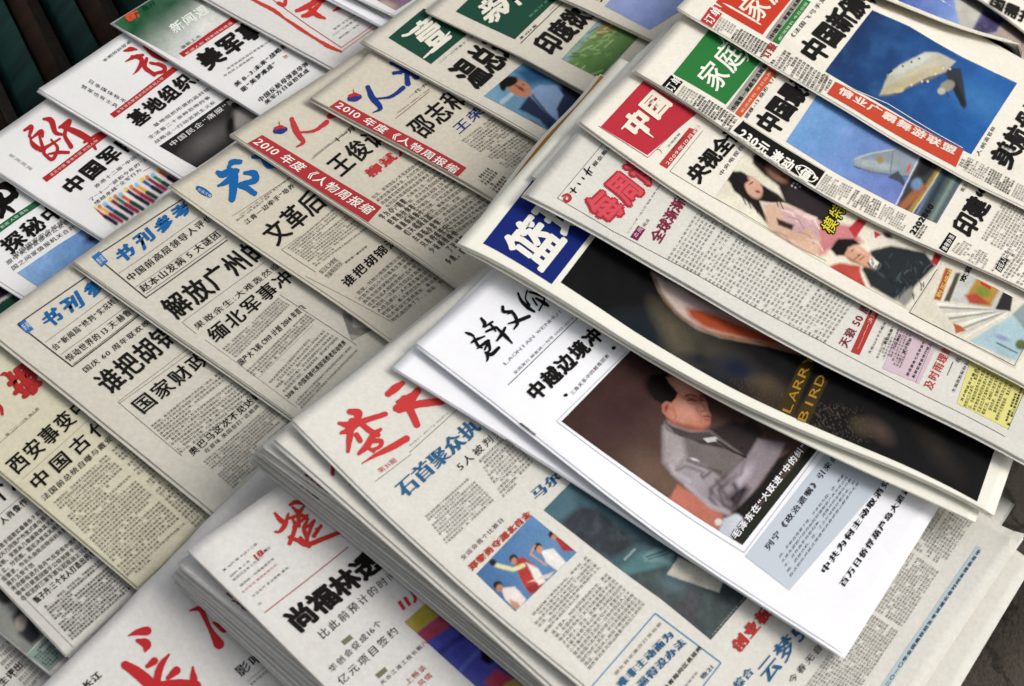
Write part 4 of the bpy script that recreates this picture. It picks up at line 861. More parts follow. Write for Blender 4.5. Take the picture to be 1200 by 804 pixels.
# --- C2b + C2
Br(C2b, 'q', [[(700, 268, 20), (715, 288, 18)], [(750, 318, 22), (748, 380, 24)], [(815, 378, 16), (825, 392, 14)], [(850, 440, 14), (878, 425, 16)], [(640, 400, 12), (685, 435, 8)], [(575, 345, 8), (600, 365, 6)]], 'a83040'); Ln(C2b, 'q', [(930, 540), (965, 512)], .5, '555'*2); Br(C2b, 'q', [[(1000, 572, 8), (1025, 560, 5)], [(1068, 600, 12), (1075, 625, 6)]], '333333')
Br(C2, 'q', [[(850, 14, 34), (900, 22, 46), (892, 60, 40)], [(788, 82, 20), (860, 92, 44), (950, 62, 34), (1058, 28, 30)], [(800, 138, 20), (850, 120, 40), (900, 80, 30)], [(862, 70, 40), (850, 160, 38), (840, 246, 22)], [(905, 70, 30), (960, 120, 34), (1015, 150, 30)], [(890, 150, 30), (912, 185, 30)], [(1030, 118, 20), (990, 150, 36), (950, 215, 40), (905, 258, 24)], [(960, 190, 26), (1030, 185, 28), (1030, 215, 24), (985, 240, 22)], [(955, 225, 20), (990, 245, 22)], [(922, 318, 6), (1000, 270, 24), (1090, 225, 38), (1182, 172, 40)]], 'c43c3c', rough_edge=.05)
Br(C2, '5', [[(165, 582, 22), (190, 562, 28), (215, 545, 18)], [(195, 632, 26), (235, 610, 34), (268, 572, 26)], [(205, 640, 20), (270, 618, 26), (352, 608, 26)], [(222, 600, 28), (248, 650, 26), (266, 690, 24)], [(200, 610, 16), (245, 590, 24)]], 'c43c3c', rough_edge=.05)
Ln(C2, 'q', [(1000, 422), (1210, 262)], .6, '5a554c'); Ln(C2, 'r', [(0, 252), (300, -18)], .6, '5a554c'); T(C2, 'hubei daily media', 'r', (5, 218), (25, -21.5), (-11, -11), col='8a8478', name='caption'); T(C2, '第31期', 'q', (1030, 378), (36, -26), (-26, -24), col='c05050', name='caption')
BL = '2f5f86'
T(C2, '石首聚众执', 'r', (-20, 528), (90, -82.5), (-82, -80), col=BL, serif=.045, fill=.96); T(C2, '5人被判无', 'r', (298, 370), (58, -52), (-38, -42), col='2c2a28', name='subheading', fill=.85)
Bd(C2, 'r', [(88, 625), (350, 388), (500, 535), (218, 795)], 10, 19, seed=61, col='625e57'); Bd(C2, 'r', [(402, 300), (570, 140), (745, 330), (550, 525)], 11, 12, seed=62, col='625e57')
T(C2, '马尔代', 'r', (742, 542), (78, -66), (-46, -56), col=BL, serif=.05, name='subheading')
T(C2, '全运会首个比赛日', '8', (428, 366), (18.5, -18), (-14, -13), col='4a4640', name='caption'); T(C2, '郑黎勇夺湖北首金', '8', (460, 404), (26.5, -25), (-19, -20), col='b8402e', serif=.04, off=.01, name='subheading')
Q(C2, '8', [(475, 410), (670, 205), (828, 335), (612, 542)], res=1.0, name='printed_picture', paint=[('grad', wz((500, 400))[0], wz((760, 330))[0], '4a6f9c', '6288ae'),
    ('p', wz((605, 360), (640, 350), (680, 380), (715, 450), (660, 480), (630, 430)), 'a83a34', 2), ('p', wz((650, 370), (690, 390), (720, 440), (690, 450)), 'e4dcd4', 3), ('e', (*wz((605, 357))[0], 5, 5, 0), '2a1c18', 2), ('e', (*wz((607, 365))[0], 3.5, 4, 0), 'b88468', 2), ('l', wz((545, 380), (605, 395), (640, 380)), 'd8d49c', 2, 5), ('e', (*wz((532, 370))[0], 4, 3.6, 0), '2a201c', 2),
    ('p', wz((560, 460), (610, 455), (650, 500), (620, 540), (575, 500)), 'e2d6ce', 2), ('e', (*wz((550, 450))[0], 5.5, 5, 0), '2a1c18', 2), ('e', (*wz((556, 460))[0], 4, 4.5, 0), 'b88468', 2), ('p', wz((590, 500), (620, 510), (640, 540), (600, 530)), 'c09078', 2), ('p', wz((650, 460), (690, 440), (695, 470), (670, 480)), '8a3030', 2), ('p', wz((655, 440), (730, 425), (750, 400), (700, 420)), 'd8c8b8', 2),
    ('p', wz((700, 330), (745, 320), (790, 370), (760, 400), (720, 370)), 'e6e0d8', 2), ('e', (*wz((690, 315))[0], 5, 4.5, 0), '2a1c18', 2), ('e', (*wz((697, 325))[0], 4, 4.5, 0), 'c08c70', 2), ('l', wz((680, 310), (665, 340), (720, 380)), 'c8986c', 2, 2), ('p', wz((745, 280), (790, 285), (820, 330), (780, 330)), 'a83a3c', 2), ('e', (*wz((742, 272))[0], 4.5, 4, 0), '2a1c18', 2), ('e', (*wz((747, 281))[0], 3, 3.5, 0), 'b88468', 2), ])
Bd(C2, '8', [(655, 565), (860, 345), (925, 398), (720, 620)], 6, 17, seed=63, col='625e57'); Bd(C2, '8', [(735, 615), (930, 405), (1072, 518), (875, 752)], 11, 17, seed=64, col='625e57')
px_ = lambda *p: list(p)
xz = lambda *p: Z('X', *p)
Q(C2, '@', [(637, 598), (722, 512), (907, 664), (833, 750)], res=1.3, name='printed_picture', paint=[('grad', (650, 590), (840, 740), '4c6a74', '3f484a'), ('p', wz((760, 240), (840, 170), (900, 180), (960, 230), (1050, 300), (940, 360), (850, 300)), '35393f', 8), ('p', xz((0, 130), (200, -10), (330, 40), (360, 90), (90, 150)), '587d80', 8), ('l', xz((60, 60), (120, 0)), 'a8c4bc', 2, 1.5), ('p', xz((170, 40), (240, -10), (350, 30), (330, 80), (180, 70)), '7a9c9c', 5), ('l', xz((185, 45), (300, 8)), '1f3a40', 1.5, 1.6), ('l', xz((195, 60), (320, 22)), '2f5a5c', 1, 1.2),
    ('p', xz((375, 45), (640, 180), (612, 255), (305, 148)), 'd0cbbc', 1), ('p', xz((80, 155), (305, 100), (300, 160), (620, 262), (760, 290), (560, 530)), '454d4c', 5), ('e', (*xz((350, 210))[0], 20, 7, 20), '566a70', 14), ('e', (*xz((450, 330))[0], 10, 22, 10), '4a4348', 16), ('noise', 10, .14, '7a9090')])
T(C2, '十年苦读只为改变命运一线天', 'X', (572, 512), (15.2, -17.8), (-8, -7), col='b8b8ae', lv=3, name='caption')
LB = '4a86b8'
Ln(C2, '@', [(690, 809), (768, 719), (845, 777), (815, 816)], 1.3, LB, name='frame_rule')
T(C2, '湖北首宗重庆打黑检察', 'X', (8, 745), (27.5, -31), (-17, -14), col='7a6450', name='caption'); T(C2, '难非主动而为', 'X', (40, 822), (53, -53), (-40, -38), col=BL, serif=.05); T(C2, '逼得没办法', 'X', (158, 824), (54, -55), (-40, -38), col=BL, serif=.05)
T(C2, '教育局问区县延伸', 'X', (300, 836), (27, -32), (-20, -20), off=.02, name='subheading'); T(C2, '新闻观察', 'X', (420, 812), (18, -22), (-12, -12), col='6a665e', name='caption'); T(C2, '晚21', 'X', (520, 768), (36, -40), (-24, -22), col='3a5068', off=.01, name='caption')
T(C2, '创业板', 'X', (733, 618), (66, -80), (-62, -60), col='b83a34', serif=.05, off=.01); T(C2, '云梦5', 'X', (900, 800), (94, -116), (-84, -92), col=BL, serif=.04); T(C2, '今春无音信', 'X', (1040, 800), (47, -56), (-32, -34), col='33302c', name='subheading', fill=.85); T(C2, '综合', 'X', (725, 830), (50, -55), (-40, -40), col=BL, serif=.04)
Bd(C2, 'Y', [(-120, 850), (255, 340), (468, 480), (130, 985)], 15, 26, seed=66, col='625e57'); Bd(C2, 'Y', [(265, 320), (495, -20), (705, 130), (487, 460)], 15, 17, seed=67, col='625e57'); Bd(C2, 'Y', [(505, -35), (690, -310), (900, -160), (722, 105)], 14, 14, seed=68, col='625e57')
Q(C2, 'Y', [(350, 815), (925, -25), (955, -5), (392, 830)], 'b3c4c6', name='tint_panel'); T(C2, '二〇一〇年全国高校招生考试湖北省时间安排表各市', 'Y', (398, 812), (24, -35), (-18, -12), col='2a4668', off=.02, name='caption', lv=3)
# --- C3
Br(C3, 'm', [[(328, 350, 10), (350, 358, 18), (372, 368, 14)], [(362, 410, 10), (385, 395, 20), (440, 372, 10)], [(372, 365, 10), (400, 425, 18), (425, 440, 10)], [(396, 445, 8), (430, 420, 18), (462, 400, 20), (440, 450, 12)], [(462, 408, 20), (470, 450, 16), (450, 470, 10)], [(445, 468, 14), (480, 478, 24), (522, 440, 20)], [(452, 470, 16), (458, 500, 16), (452, 518, 8)],
    [(420, 268, 16), (440, 295, 22), (430, 318, 8)], [(440, 318, 12), (485, 288, 14)], [(450, 345, 14), (500, 322, 18), (520, 325, 8)], [(470, 300, 10), (490, 320, 16), (505, 345, 8)], [(512, 398, 12), (540, 360, 22), (560, 322, 14)], [(505, 318, 12), (560, 370, 22), (600, 412, 10)],
    [(545, 200, 18), (552, 228, 20), (600, 225, 14)], [(575, 240, 10), (605, 235, 18), (632, 292, 20), (612, 330, 10)], [(580, 298, 10), (640, 280, 22), (700, 256, 22)],
    [(635, 120, 12), (655, 165, 18), (695, 205, 22), (730, 228, 14)], [(688, 105, 10), (678, 150, 10), (700, 190, 16)], [(700, 112, 12), (770, 135, 16), (788, 160, 12), (758, 222, 10)], [(720, 150, 10), (745, 190, 12)], [(740, 150, 12), (790, 180, 22), (812, 195, 14)]], '101014', rough_edge=.06)
T(C3, 'LAONIAN WENHUI', 'm', (562, 548), (44.5, -42.5), (-22, -20), col='8a8a92', name='masthead_latin', fill=.8)
T(C3, '全国发行 邮发统一刊号 CN42-0074', 'm', (618, 598), (22, -21), (-14, -13), col='3a3a40', name='caption'); Ln(C3, 'm', [(578, 657), (1000, 250)], .9, '4a4a50')
T(C3, '中越边境冲突', 'm', (745, 765), (80, -77), (-84, -74), off=.045)
Br(C3, 'm', [[(912, 718, 18), (918, 716, 18)]], '101014', name='bullet', rough_edge=.02); Br(C3, 'm', [[(1192, 442, 20), (1198, 440, 20)]], '101014', name='bullet', rough_edge=.02); T(C3, '三角关系中的越南因素', 'm', (955, 722), (22, -23.5), (-20, -17), col='3a3a40', name='subheading')
sz = lambda *p: Z('s', *p); nz = lambda *p: Z('n', *p)
PH = [(658, 494), (748, 402), (960, 524), (870, 639)]
Ln(C3, '@', [(652, 494), (872, 648), (964, 524)], .5, '8a8a98', name='frame_rule')
Ln(C3, '@', [(652, 494), (735, 412)], .5, '8a8a98', name='frame_rule')
Q(C3, '@', PH, res=1.0, name='printed_picture', paint=[('grad', (700, 450), (780, 570), '3a2624', '58433a'), ('e', (740, 470, 50, 25, -40), '3a2423', 40), ('e', (770, 560, 34, 20, 30), '6a5446', 30),
    ('p', sz((300, 560), (370, 440), (520, 530), (640, 620), (600, 740)), 'b76e5c', 4), ('p', sz((600, 740), (640, 640), (740, 600), (760, 660), (700, 740), (660, 800)), 'c8ccd4', 4), ('p', sz((700, 760), (1160, 200), (1200, 240), (780, 800)), '23261c', 2),
    ('p', sz((560, 120), (700, 60), (830, 120), (840, 200), (760, 300), (620, 330), (520, 260)), '30282a', 6), ('p', sz((620, 150), (800, 60), (870, 130), (800, 280), (700, 250)), '332b2a', 6),
    ('p', sz((285, 90), (340, 70), (420, 120), (560, 120), (640, 180), (760, 270), (700, 360), (620, 400), (500, 370), (330, 380), (280, 300)), '6f6663', 3),
    ('p', sz((285, 100), (330, 100), (400, 160), (420, 280), (340, 370), (285, 310)), 'a39a9a', 8), ('p', sz((330, 380), (420, 290), (540, 330), (620, 400), (700, 540), (680, 620), (560, 580), (400, 440)), '9c9396', 4), ('p', sz((620, 430), (780, 270), (840, 170), (1000, 200), (960, 280), (860, 420), (760, 560), (660, 600)), '8f8488', 4),
    ('p', sz((650, 520), (760, 430), (790, 470), (720, 590)), '2a2226', 10), ('l', sz((560, 470), (620, 540), (700, 580)), '6a6066', 6, 3), ('l', sz((600, 420), (660, 520)), '5a4e54', 6, 4), ('l', sz((340, 370), (420, 330), (520, 370)), '6a6060', 5, 2.4), ('l', sz((430, 300), (620, 370)), '4c4445', 5, 2.6), ('e', (*sz((760, 390))[0], 5, 14, 35), 'b5aab2', 8),
    ('p', sz((700, 600), (860, 440), (960, 290), (1040, 240), (900, 500), (760, 640)), '1a1414', 4),
    ('p', sz((300, 60), (330, 70), (420, 110), (480, 130), (440, 160), (370, 140)), '8d8482', 2), ('p', sz((520, 165), (600, 165), (610, 185), (540, 195)), 'c9c5c2', 1.5), ('p', sz((400, 150), (560, 170), (700, 250), (640, 230), (500, 200)), '3a3233', 3),
    # head: hair, face, ear, features
    ('e', (*nz((260, 670))[0], 17, 13, 20), '17120f', 8), ('p', nz((185, 650), (220, 600), (300, 590), (370, 610), (400, 680), (390, 730), (345, 760), (300, 780), (240, 745), (205, 700)), '100c0b', 3),
    ('p', nz((300, 612), (340, 610), (400, 635), (470, 675), (520, 720), (545, 765), (552, 800), (566, 835), (562, 880), (545, 905), (515, 925), (470, 925), (400, 905), (345, 880), (310, 850), (286, 815), (278, 775), (300, 755), (335, 760), (358, 735), (372, 705), (350, 670), (318, 640)), 'bb7a66', 2.5),
    ('e', (*nz((400, 665))[0], 14, 6, 40), 'd6a090', 9), ('e', (*nz((430, 800))[0], 13, 9, 30), 'd09682', 10), ('e', (*nz((380, 850))[0], 10, 9, 50), 'c98d78', 8), ('e', (*nz((520, 790))[0], 4, 8, -10), 'd19a86', 4), ('p', nz((310, 850), (400, 885), (515, 905), (560, 890), (540, 925), (430, 925), (330, 885)), '935848', 5), ('e', (*nz((455, 740))[0], 9, 3, 12), '9a5e4c', 4), ('e', (*nz((512, 735))[0], 4, 2.5, 25), '9a5e4c', 3),
    ('e', (*nz((300, 790))[0], 4.2, 7, 15), 'b06c58', 2), ('e', (*nz((303, 792))[0], 1.8, 4, 15), '7c4436', 2), ('l', nz((418, 722), (440, 712), (478, 722)), '4a2c24', 1.8, 1.6), ('l', nz((498, 716), (522, 726)), '4a2c24', 1.8, 1.4), ('l', nz((430, 748), (450, 742), (474, 750)), '3a201a', 1.6, 1.3), ('l', nz((500, 742), (518, 750)), '3a201a', 1.6, 1.2), ('l', nz((436, 764), (470, 768)), 'a86c5a', 2.4, 1.2),
    ('l', nz((500, 755), (528, 790), (530, 806), (508, 812)), 'a2624e', 2.6, 1.6), ('l', nz((480, 800), (505, 835), (508, 870)), 'b07260', 3, 1.6), ('l', nz((522, 842), (545, 838), (560, 846)), '84433a', 1.8, 1.8), ('l', nz((530, 860), (556, 862)), 'a8584c', 1.5, 1.6), ('l', nz((350, 870), (360, 840), (345, 800)), 'ac6f5c', 4, 2),
    ('p', sz((288, 70), (330, 85), (420, 118), (470, 130), (560, 128), (545, 150), (430, 170), (350, 150), (300, 120)), '7d7472', 2), ('p', sz((320, 95), (430, 135), (555, 140), (600, 160), (520, 185), (420, 170), (350, 140)), '4a4140', 2.5), ('l', sz((300, 80), (350, 115), (440, 140), (560, 135)), '443b3a', 2, 1.4), ('p', sz((520, 170), (590, 160), (612, 182), (545, 196)), 'c9c5c2', 1.2), ('l', sz((600, 180), (700, 250), (770, 280)), '1e1819', 2, 2.4),
    ('l', sz((560, 370), (520, 400), (510, 385)), '574b4e', 4, 2.4), ('l', sz((640, 400), (570, 460), (560, 520), (600, 570)), '62565c', 5, 3.4), ('l', sz((660, 430), (610, 470), (640, 560), (690, 590)), '4f444a', 5, 3.2), ('l', sz((700, 440), (730, 500), (700, 570)), '3e343a', 6, 4.6), ('l', sz((760, 300), (740, 380), (640, 430)), '786c72', 5, 3), ('e', (*sz((470, 295))[0], 5, 1.4, 20), 'c8c0c0', 1.5), ('l', sz((330, 330), (350, 370), (440, 420)), 'b4aaac', 5, 4), ('l', sz((420, 440), (560, 560), (660, 610)), 'aca2a6', 5, 3.5), ('e', (*sz((610, 660))[0], 4.5, 4, 0), 'd8d0cc', 2), ('e', (*sz((745, 225))[0], 1.5, 1.3, 0), '1a1416', 1),
    ])
for off, c, lv in ((.085, '0a090a', 3), (.028, 'f2f2f2', 5)):
    T(C3, '毛泽东在“大跃进”中的纠“左”', 's', (712, 770), (35.5, -46.5), (-38, -30), col=c, off=off, lv=lv, name='caption_halo' if off else 'caption')
Q(C3, '@', [(873, 652), (976, 520), (1040, 560), (925, 692)], 'c3cad2', name='tint_panel')
T(C3, '列宁《政治遗嘱》引来血雨', '9', (302, 334), (22.3, -30.5), (-20, -16), col='15151c', serif=.03, name='subheading', lv=3); Bd(C3, '9', [(335, 348), (560, 62), (625, 95), (382, 432)], 5, 20, seed=71, col='5a606a', ind=False, lead=.62)
T(C3, '中共为何主动取消党', '9', (500, 415), (26, -37), (-20, -16), col='15151c', serif=.04, name='subheading', fill=.9); T(C3, '百万日侨俘葫芦岛大遣返', '9', (566, 462), (21.6, -32), (-20, -16), col='15151c', serif=.04, name='subheading', fill=.9)
Ln(C3, '@', [(492, 408), (588, 484), (612, 500), (722, 588), (800, 646)], .9, '77758a', name='fold_line'); 
def staple(p, zk, a, b):
    q = p.uv(*np.array(Z(zk, a, b)).T); d = (q[1] - q[0]); d /= np.linalg.norm(d); n_ = np.array([-d[1], d[0]]) * .00035
    z_ = float(p.z(q[:1, 0], q[:1, 1])[0]); V = []
    for zz in (z_ - .0002, z_ + .0009):
        for c_ in (q[0] - n_, q[1] - n_, q[1] + n_, q[0] + n_): x, y = p.xy(c_[0], c_[1]); V.append((x, y, zz))
    F = [(4, 5, 6), (4, 6, 7)] + [t for k in range(4) for t in ((k, (k + 1) % 4, (k + 1) % 4 + 4), (k, (k + 1) % 4 + 4, k + 4))]
    m = bpy.data.materials.new('staple_steel'); m.use_nodes = True; b_ = m.node_tree.nodes['Principled BSDF']; b_.inputs['Base Color'].default_value = (.25, .25, .28, 1); b_.inputs['Metallic'].default_value = 1; b_.inputs['Roughness'].default_value = .4
    return mesh_obj('staple', V, F, m, p.root)
staple(C3, 'r', (648, 82), (738, 150)); staple(C3a, 'r', (560, 178), (650, 238))
# --- C4
BLK = '14266e'
Q(C4, 'h', [(430, 627), (780, 180), (1180, 420), (832, 866)], BLK, name='title_square')
wb = 'eeecdf'
T(C4, '篮球', 'h', (778, 812), (152, -192), (-252, -186), col=wb, off=.035, lv=3, name='masthead', fill=1, res=3)
Q(C4, '@', [(657, 331), (775, 176), (1212, 385), (1145, 588)], res=1.4, name='cover_picture', paint=[('fill', '0c0b0b'), ('noise', 26, .12, '22242c'),
    ('p', nz((0, 240), (250, 200), (380, 520), (520, 480), (800, 560), (640, 680), (330, 500), (0, 280)), '1a2024', 20), ('e', (*nz((400, 400))[0], 20, 26, -30), '4a4438', 26), ('e', (*nz((600, 470))[0], 40, 14, 30), '3a362c', 24), ('e', (*nz((900, 700))[0], 30, 16, 30), '3d3026', 26),
    ('p', nz((220, 0), (330, 60), (520, 180), (840, 330), (1180, 480), (1100, 475), (900, 420), (620, 370), (480, 320), (360, 230), (270, 110)), 'c8b5ab', 7), ('p', nz((420, 205), (560, 210), (700, 240), (900, 340), (1100, 460), (860, 410), (640, 360), (520, 320), (440, 260)), 'a04726', 8), ('p', nz((330, 60), (560, 190), (860, 330), (900, 360), (640, 260), (500, 210), (400, 160)), 'c0aca6', 8), ('l', nz((620, 370), (860, 410), (1120, 478)), '8a5a3a', 4, 2.5),
    ('e', (*nz((460, 500))[0], 14, 6, 10), '0c1424', 8), ('e', (*nz((120, 350))[0], 26, 18, 30), '101a20', 24), ('e', (*nz((330, 330))[0], 10, 30, -35), '57503f', 16), ('e', (*nz((720, 560))[0], 24, 12, 20), '141a2c', 16), ('e', (*nz((880, 650))[0], 16, 8, 20), '4a4030', 12), ('l', nz((240, 40), (290, 160), (400, 270), (560, 350), (760, 395)), '7a5c3c', 4, 1.8), ('e', (1010, 500, 14, 10, 30), '403628', 10), ('speck', .12, '4f4636', nz((640, 620), (900, 620), (1300, 900), (1200, 1050), (800, 760)), .7), ('speck', .12, '54463a', [(955, 470), (1010, 480), (1030, 510), (990, 530), (950, 505)], .8), ('e', (1030, 505, 16, 8, 40), '4a3c34', 14), ('e', (1100, 530, 26, 8, 50), '2a241e', 20), 
    ('p', Z('6', (330, 640), (430, 445), (468, 462), (385, 660)), '3a2f10', 3), ('p', Z('6', (395, 665), (470, 520), (510, 535), (440, 690)), '3a2f10', 3)])
T(C4, 'LARRY', '6', (378, 660), (32, -75), (-40, -16), col='a67c26', off=.004, lv=4, name='cover_lettering', fill=1); T(C4, 'BIRD', '6', (432, 688), (34, -74), (-40, -16), col='a67c26', off=.004, lv=4, name='cover_lettering', fill=1)
# --- C9 orange edge
C9.band(.01, C9.W - .002, .0012, .0052, 'a8742a')
# --- C5
Ln(C5, 'h', [(1180, -15), (866, 362), (1200, 562)], .5, '5a564e', name='frame_rule'); Ln(C5, '@', [(720, 272), (816, 322), (960, 399), (1084, 464), (1178, 512)], .5, '5a564e', name='frame_rule')
Br(C5, 'h', [[(900, 350, 14), (925, 342, 16), (942, 362, 18), (925, 382, 16), (905, 370, 12), (915, 358, 8)]], 'b83038', name='logo', rough_edge=.03)
Br(C5, 'h', [[(940, 330, 5), (962, 315, 9), (970, 300, 6)], [(945, 305, 6), (975, 330, 8)], [(985, 275, 6), (1000, 282, 8)], [(1010, 240, 5), (1022, 250, 8)], [(1022, 190, 6), (1045, 215, 9), (1065, 230, 6)], [(1035, 225, 6), (1055, 180, 7)], [(1045, 195, 5), (1070, 215, 6)]], K)
T(C5, '报业集团主', 'h', (1085, 185), (26, -32), (-20, -17), off=.006, name='caption')
for off, c, lv in ((.10, 'b8303c', 2), (.03, 'd4505a', 4)): T(C5, '每周评', '2', (940, 800), (66, -66), (-98, -76), col=c, off=off, lv=lv, name='masthead', res=3, fill=.9 if off > .05 else .88)
T(C5, '二〇一〇年一月三日 编辑 王新 版式 李云', 'i', (80, 575), (12, -18), (-9, -7), col='4a463e', name='caption')
Q(C5, 'i', [(92, 590), (140, 522), (182, 545), (135, 612)], '7a1c48', name='logo'); T(C5, '本周', 'i', (128, 602), (22, -30), (-26, -16), col='e0ccd4', lv=3, name='logo_lettering'); T(C5, '视点', 'i', (178, 535), (17, -22), (-18, -12), col='3a342e', name='caption')
T(C5, '全球渐渐新', 'i', (266, 636), (38, -60), (-66, -44), col='842440', off=.03, fill=1)
Bd(C5, '@', [(781, 304), (820, 243), (1010, 345), (968, 404)], 42, 13, seed=81, col='6a655e', fill=.8, lead=.7)
T(C5, '天狼 50 周末', 'o', (162, 447), (30.5, -52), (-58, -27), col='842a3a', off=.015); Q(C5, 'o', [(185, 463), (312, 185), (362, 210), (235, 482)], 'ab3a34', name='title_bar'); T(C5, '——一一决赛', 'o', (232, 455), (17, -37), (-24, -12), col='e6c8bc', lv=3, name='caption')
Q(C5, 'o', [(370, 560), (480, 290), (705, 395), (585, 650)], 'cdb8bf', name='tint_panel')
for i, (x, y, t_) in enumerate(((300, 480, '天狼50大中华精选'), (365, 470, '一、最新净值'), (415, 500, '二、七日复权'), (475, 525, '三、累计回报'), (520, 610, '最佳基金七月份金牛'), (555, 622, '股票型基金排行榜上'))): T(C5, t_, 'o', (x, y), (11.5, -23), (-15, -9), off=.012 if i else 0, name='caption', col='2c2420')
Bd(C5, 'o', [(330, 500), (410, 300), (560, 370), (480, 560)], 9, 11, seed=82, col='6a5a58'); Ln(C5, 'o', [(565, 640), (670, 395)], .4, '6a5a58')
T(C5, '及时雨理财', 'o', (660, 695), (25, -51), (-56, -28), col='c23c3c', off=.012); Ln(C5, 'o', [(750, 600), (785, 520)], .7, K); T(C5, '北', 'o', (815, 535), (20, -36), (-26, -14), name='caption')
T(C5, '东湖高新股份公开分析', 'o', (792, 705), (12, -25.5), (-18, -10), name='caption', off=.005)
Q(C5, '@', [(1121, 473), (1139, 418), (1204, 448), (1181, 503)], 'ddd684', name='tint_panel')
T(C5, '五大特征五大看点', 'o', (838, 758), (11, -24), (-14, -9), name='caption', off=.01); Bd(C5, '@', [(1128, 476), (1145, 430), (1188, 452), (1170, 494)], 8, 13, seed=83, col='4a4420'); Bd(C5, '@', [(1176, 497), (1192, 450), (1200, 453), (1183, 500)], 2, 14, seed=84, col='2a2410', off=.02)
Ln(C5, '@', [(1181, 504), (1206, 446)], .5, '5a564e')
# --- C6
Q(C6, '2', [(912, 446), (1062, 285), (1250, 400), (1076, 546)], 'b8303c', name='title_square'); Ln(C6, '2', [(903, 443), (1078, 555), (1200, 435)], .6, 'b04a48', name='frame_rule')
T(C6, '中国', '2', (1050, 498), (60, -66), (-78, -60), col='f0e6d2', off=.03, serif=.04, lv=3, name='masthead', res=3)
Br(C6, '2', [[(985, 455, 6), (1010, 430, 10), (1030, 400, 5)], [(1040, 440, 8), (1070, 465, 9), (1095, 485, 4)]], 'f0e6d2', lv=5)
T(C6, '文明周报', 'i', (318, 70), (18, -21), (-12, -9), name='caption', col='4a463e'); T(C6, '第九期总', 'i', (342, 88), (18, -21), (-12, -9), name='caption', col='4a463e'); Br(C6, 'i', [[(248, 78, 3), (270, 82, 4), (280, 105, 2)]], 'b06058', name='caption')
Q(C6, 'i', [(262, 162), (440, -52), (488, -32), (308, 190)], 'b83a38', name='title_bar'); T(C6, '2009年10月8日', 'i', (314, 174), (30, -35), (-22, -15), col='f0e0d0', lv=3, name='caption', off=.01)
Ln(C6, 'i', [(520, -35), (326, 205), (560, 347), (760, 455), (1060, 640), (1240, 730)], .5, '7a7468', name='frame_rule')
T(C6, '央视全讯', 'i', (498, 286), (70, -76), (-96, -66), off=.045, fill=1); T(C6, '中央电视台10', 'i', (628, 237), (26.5, -35), (-22, -16), name='subheading')
iz = lambda *p: Z('i', *p); jz = lambda *p: Z('j', *p); oz = lambda *p: Z('o', *p)
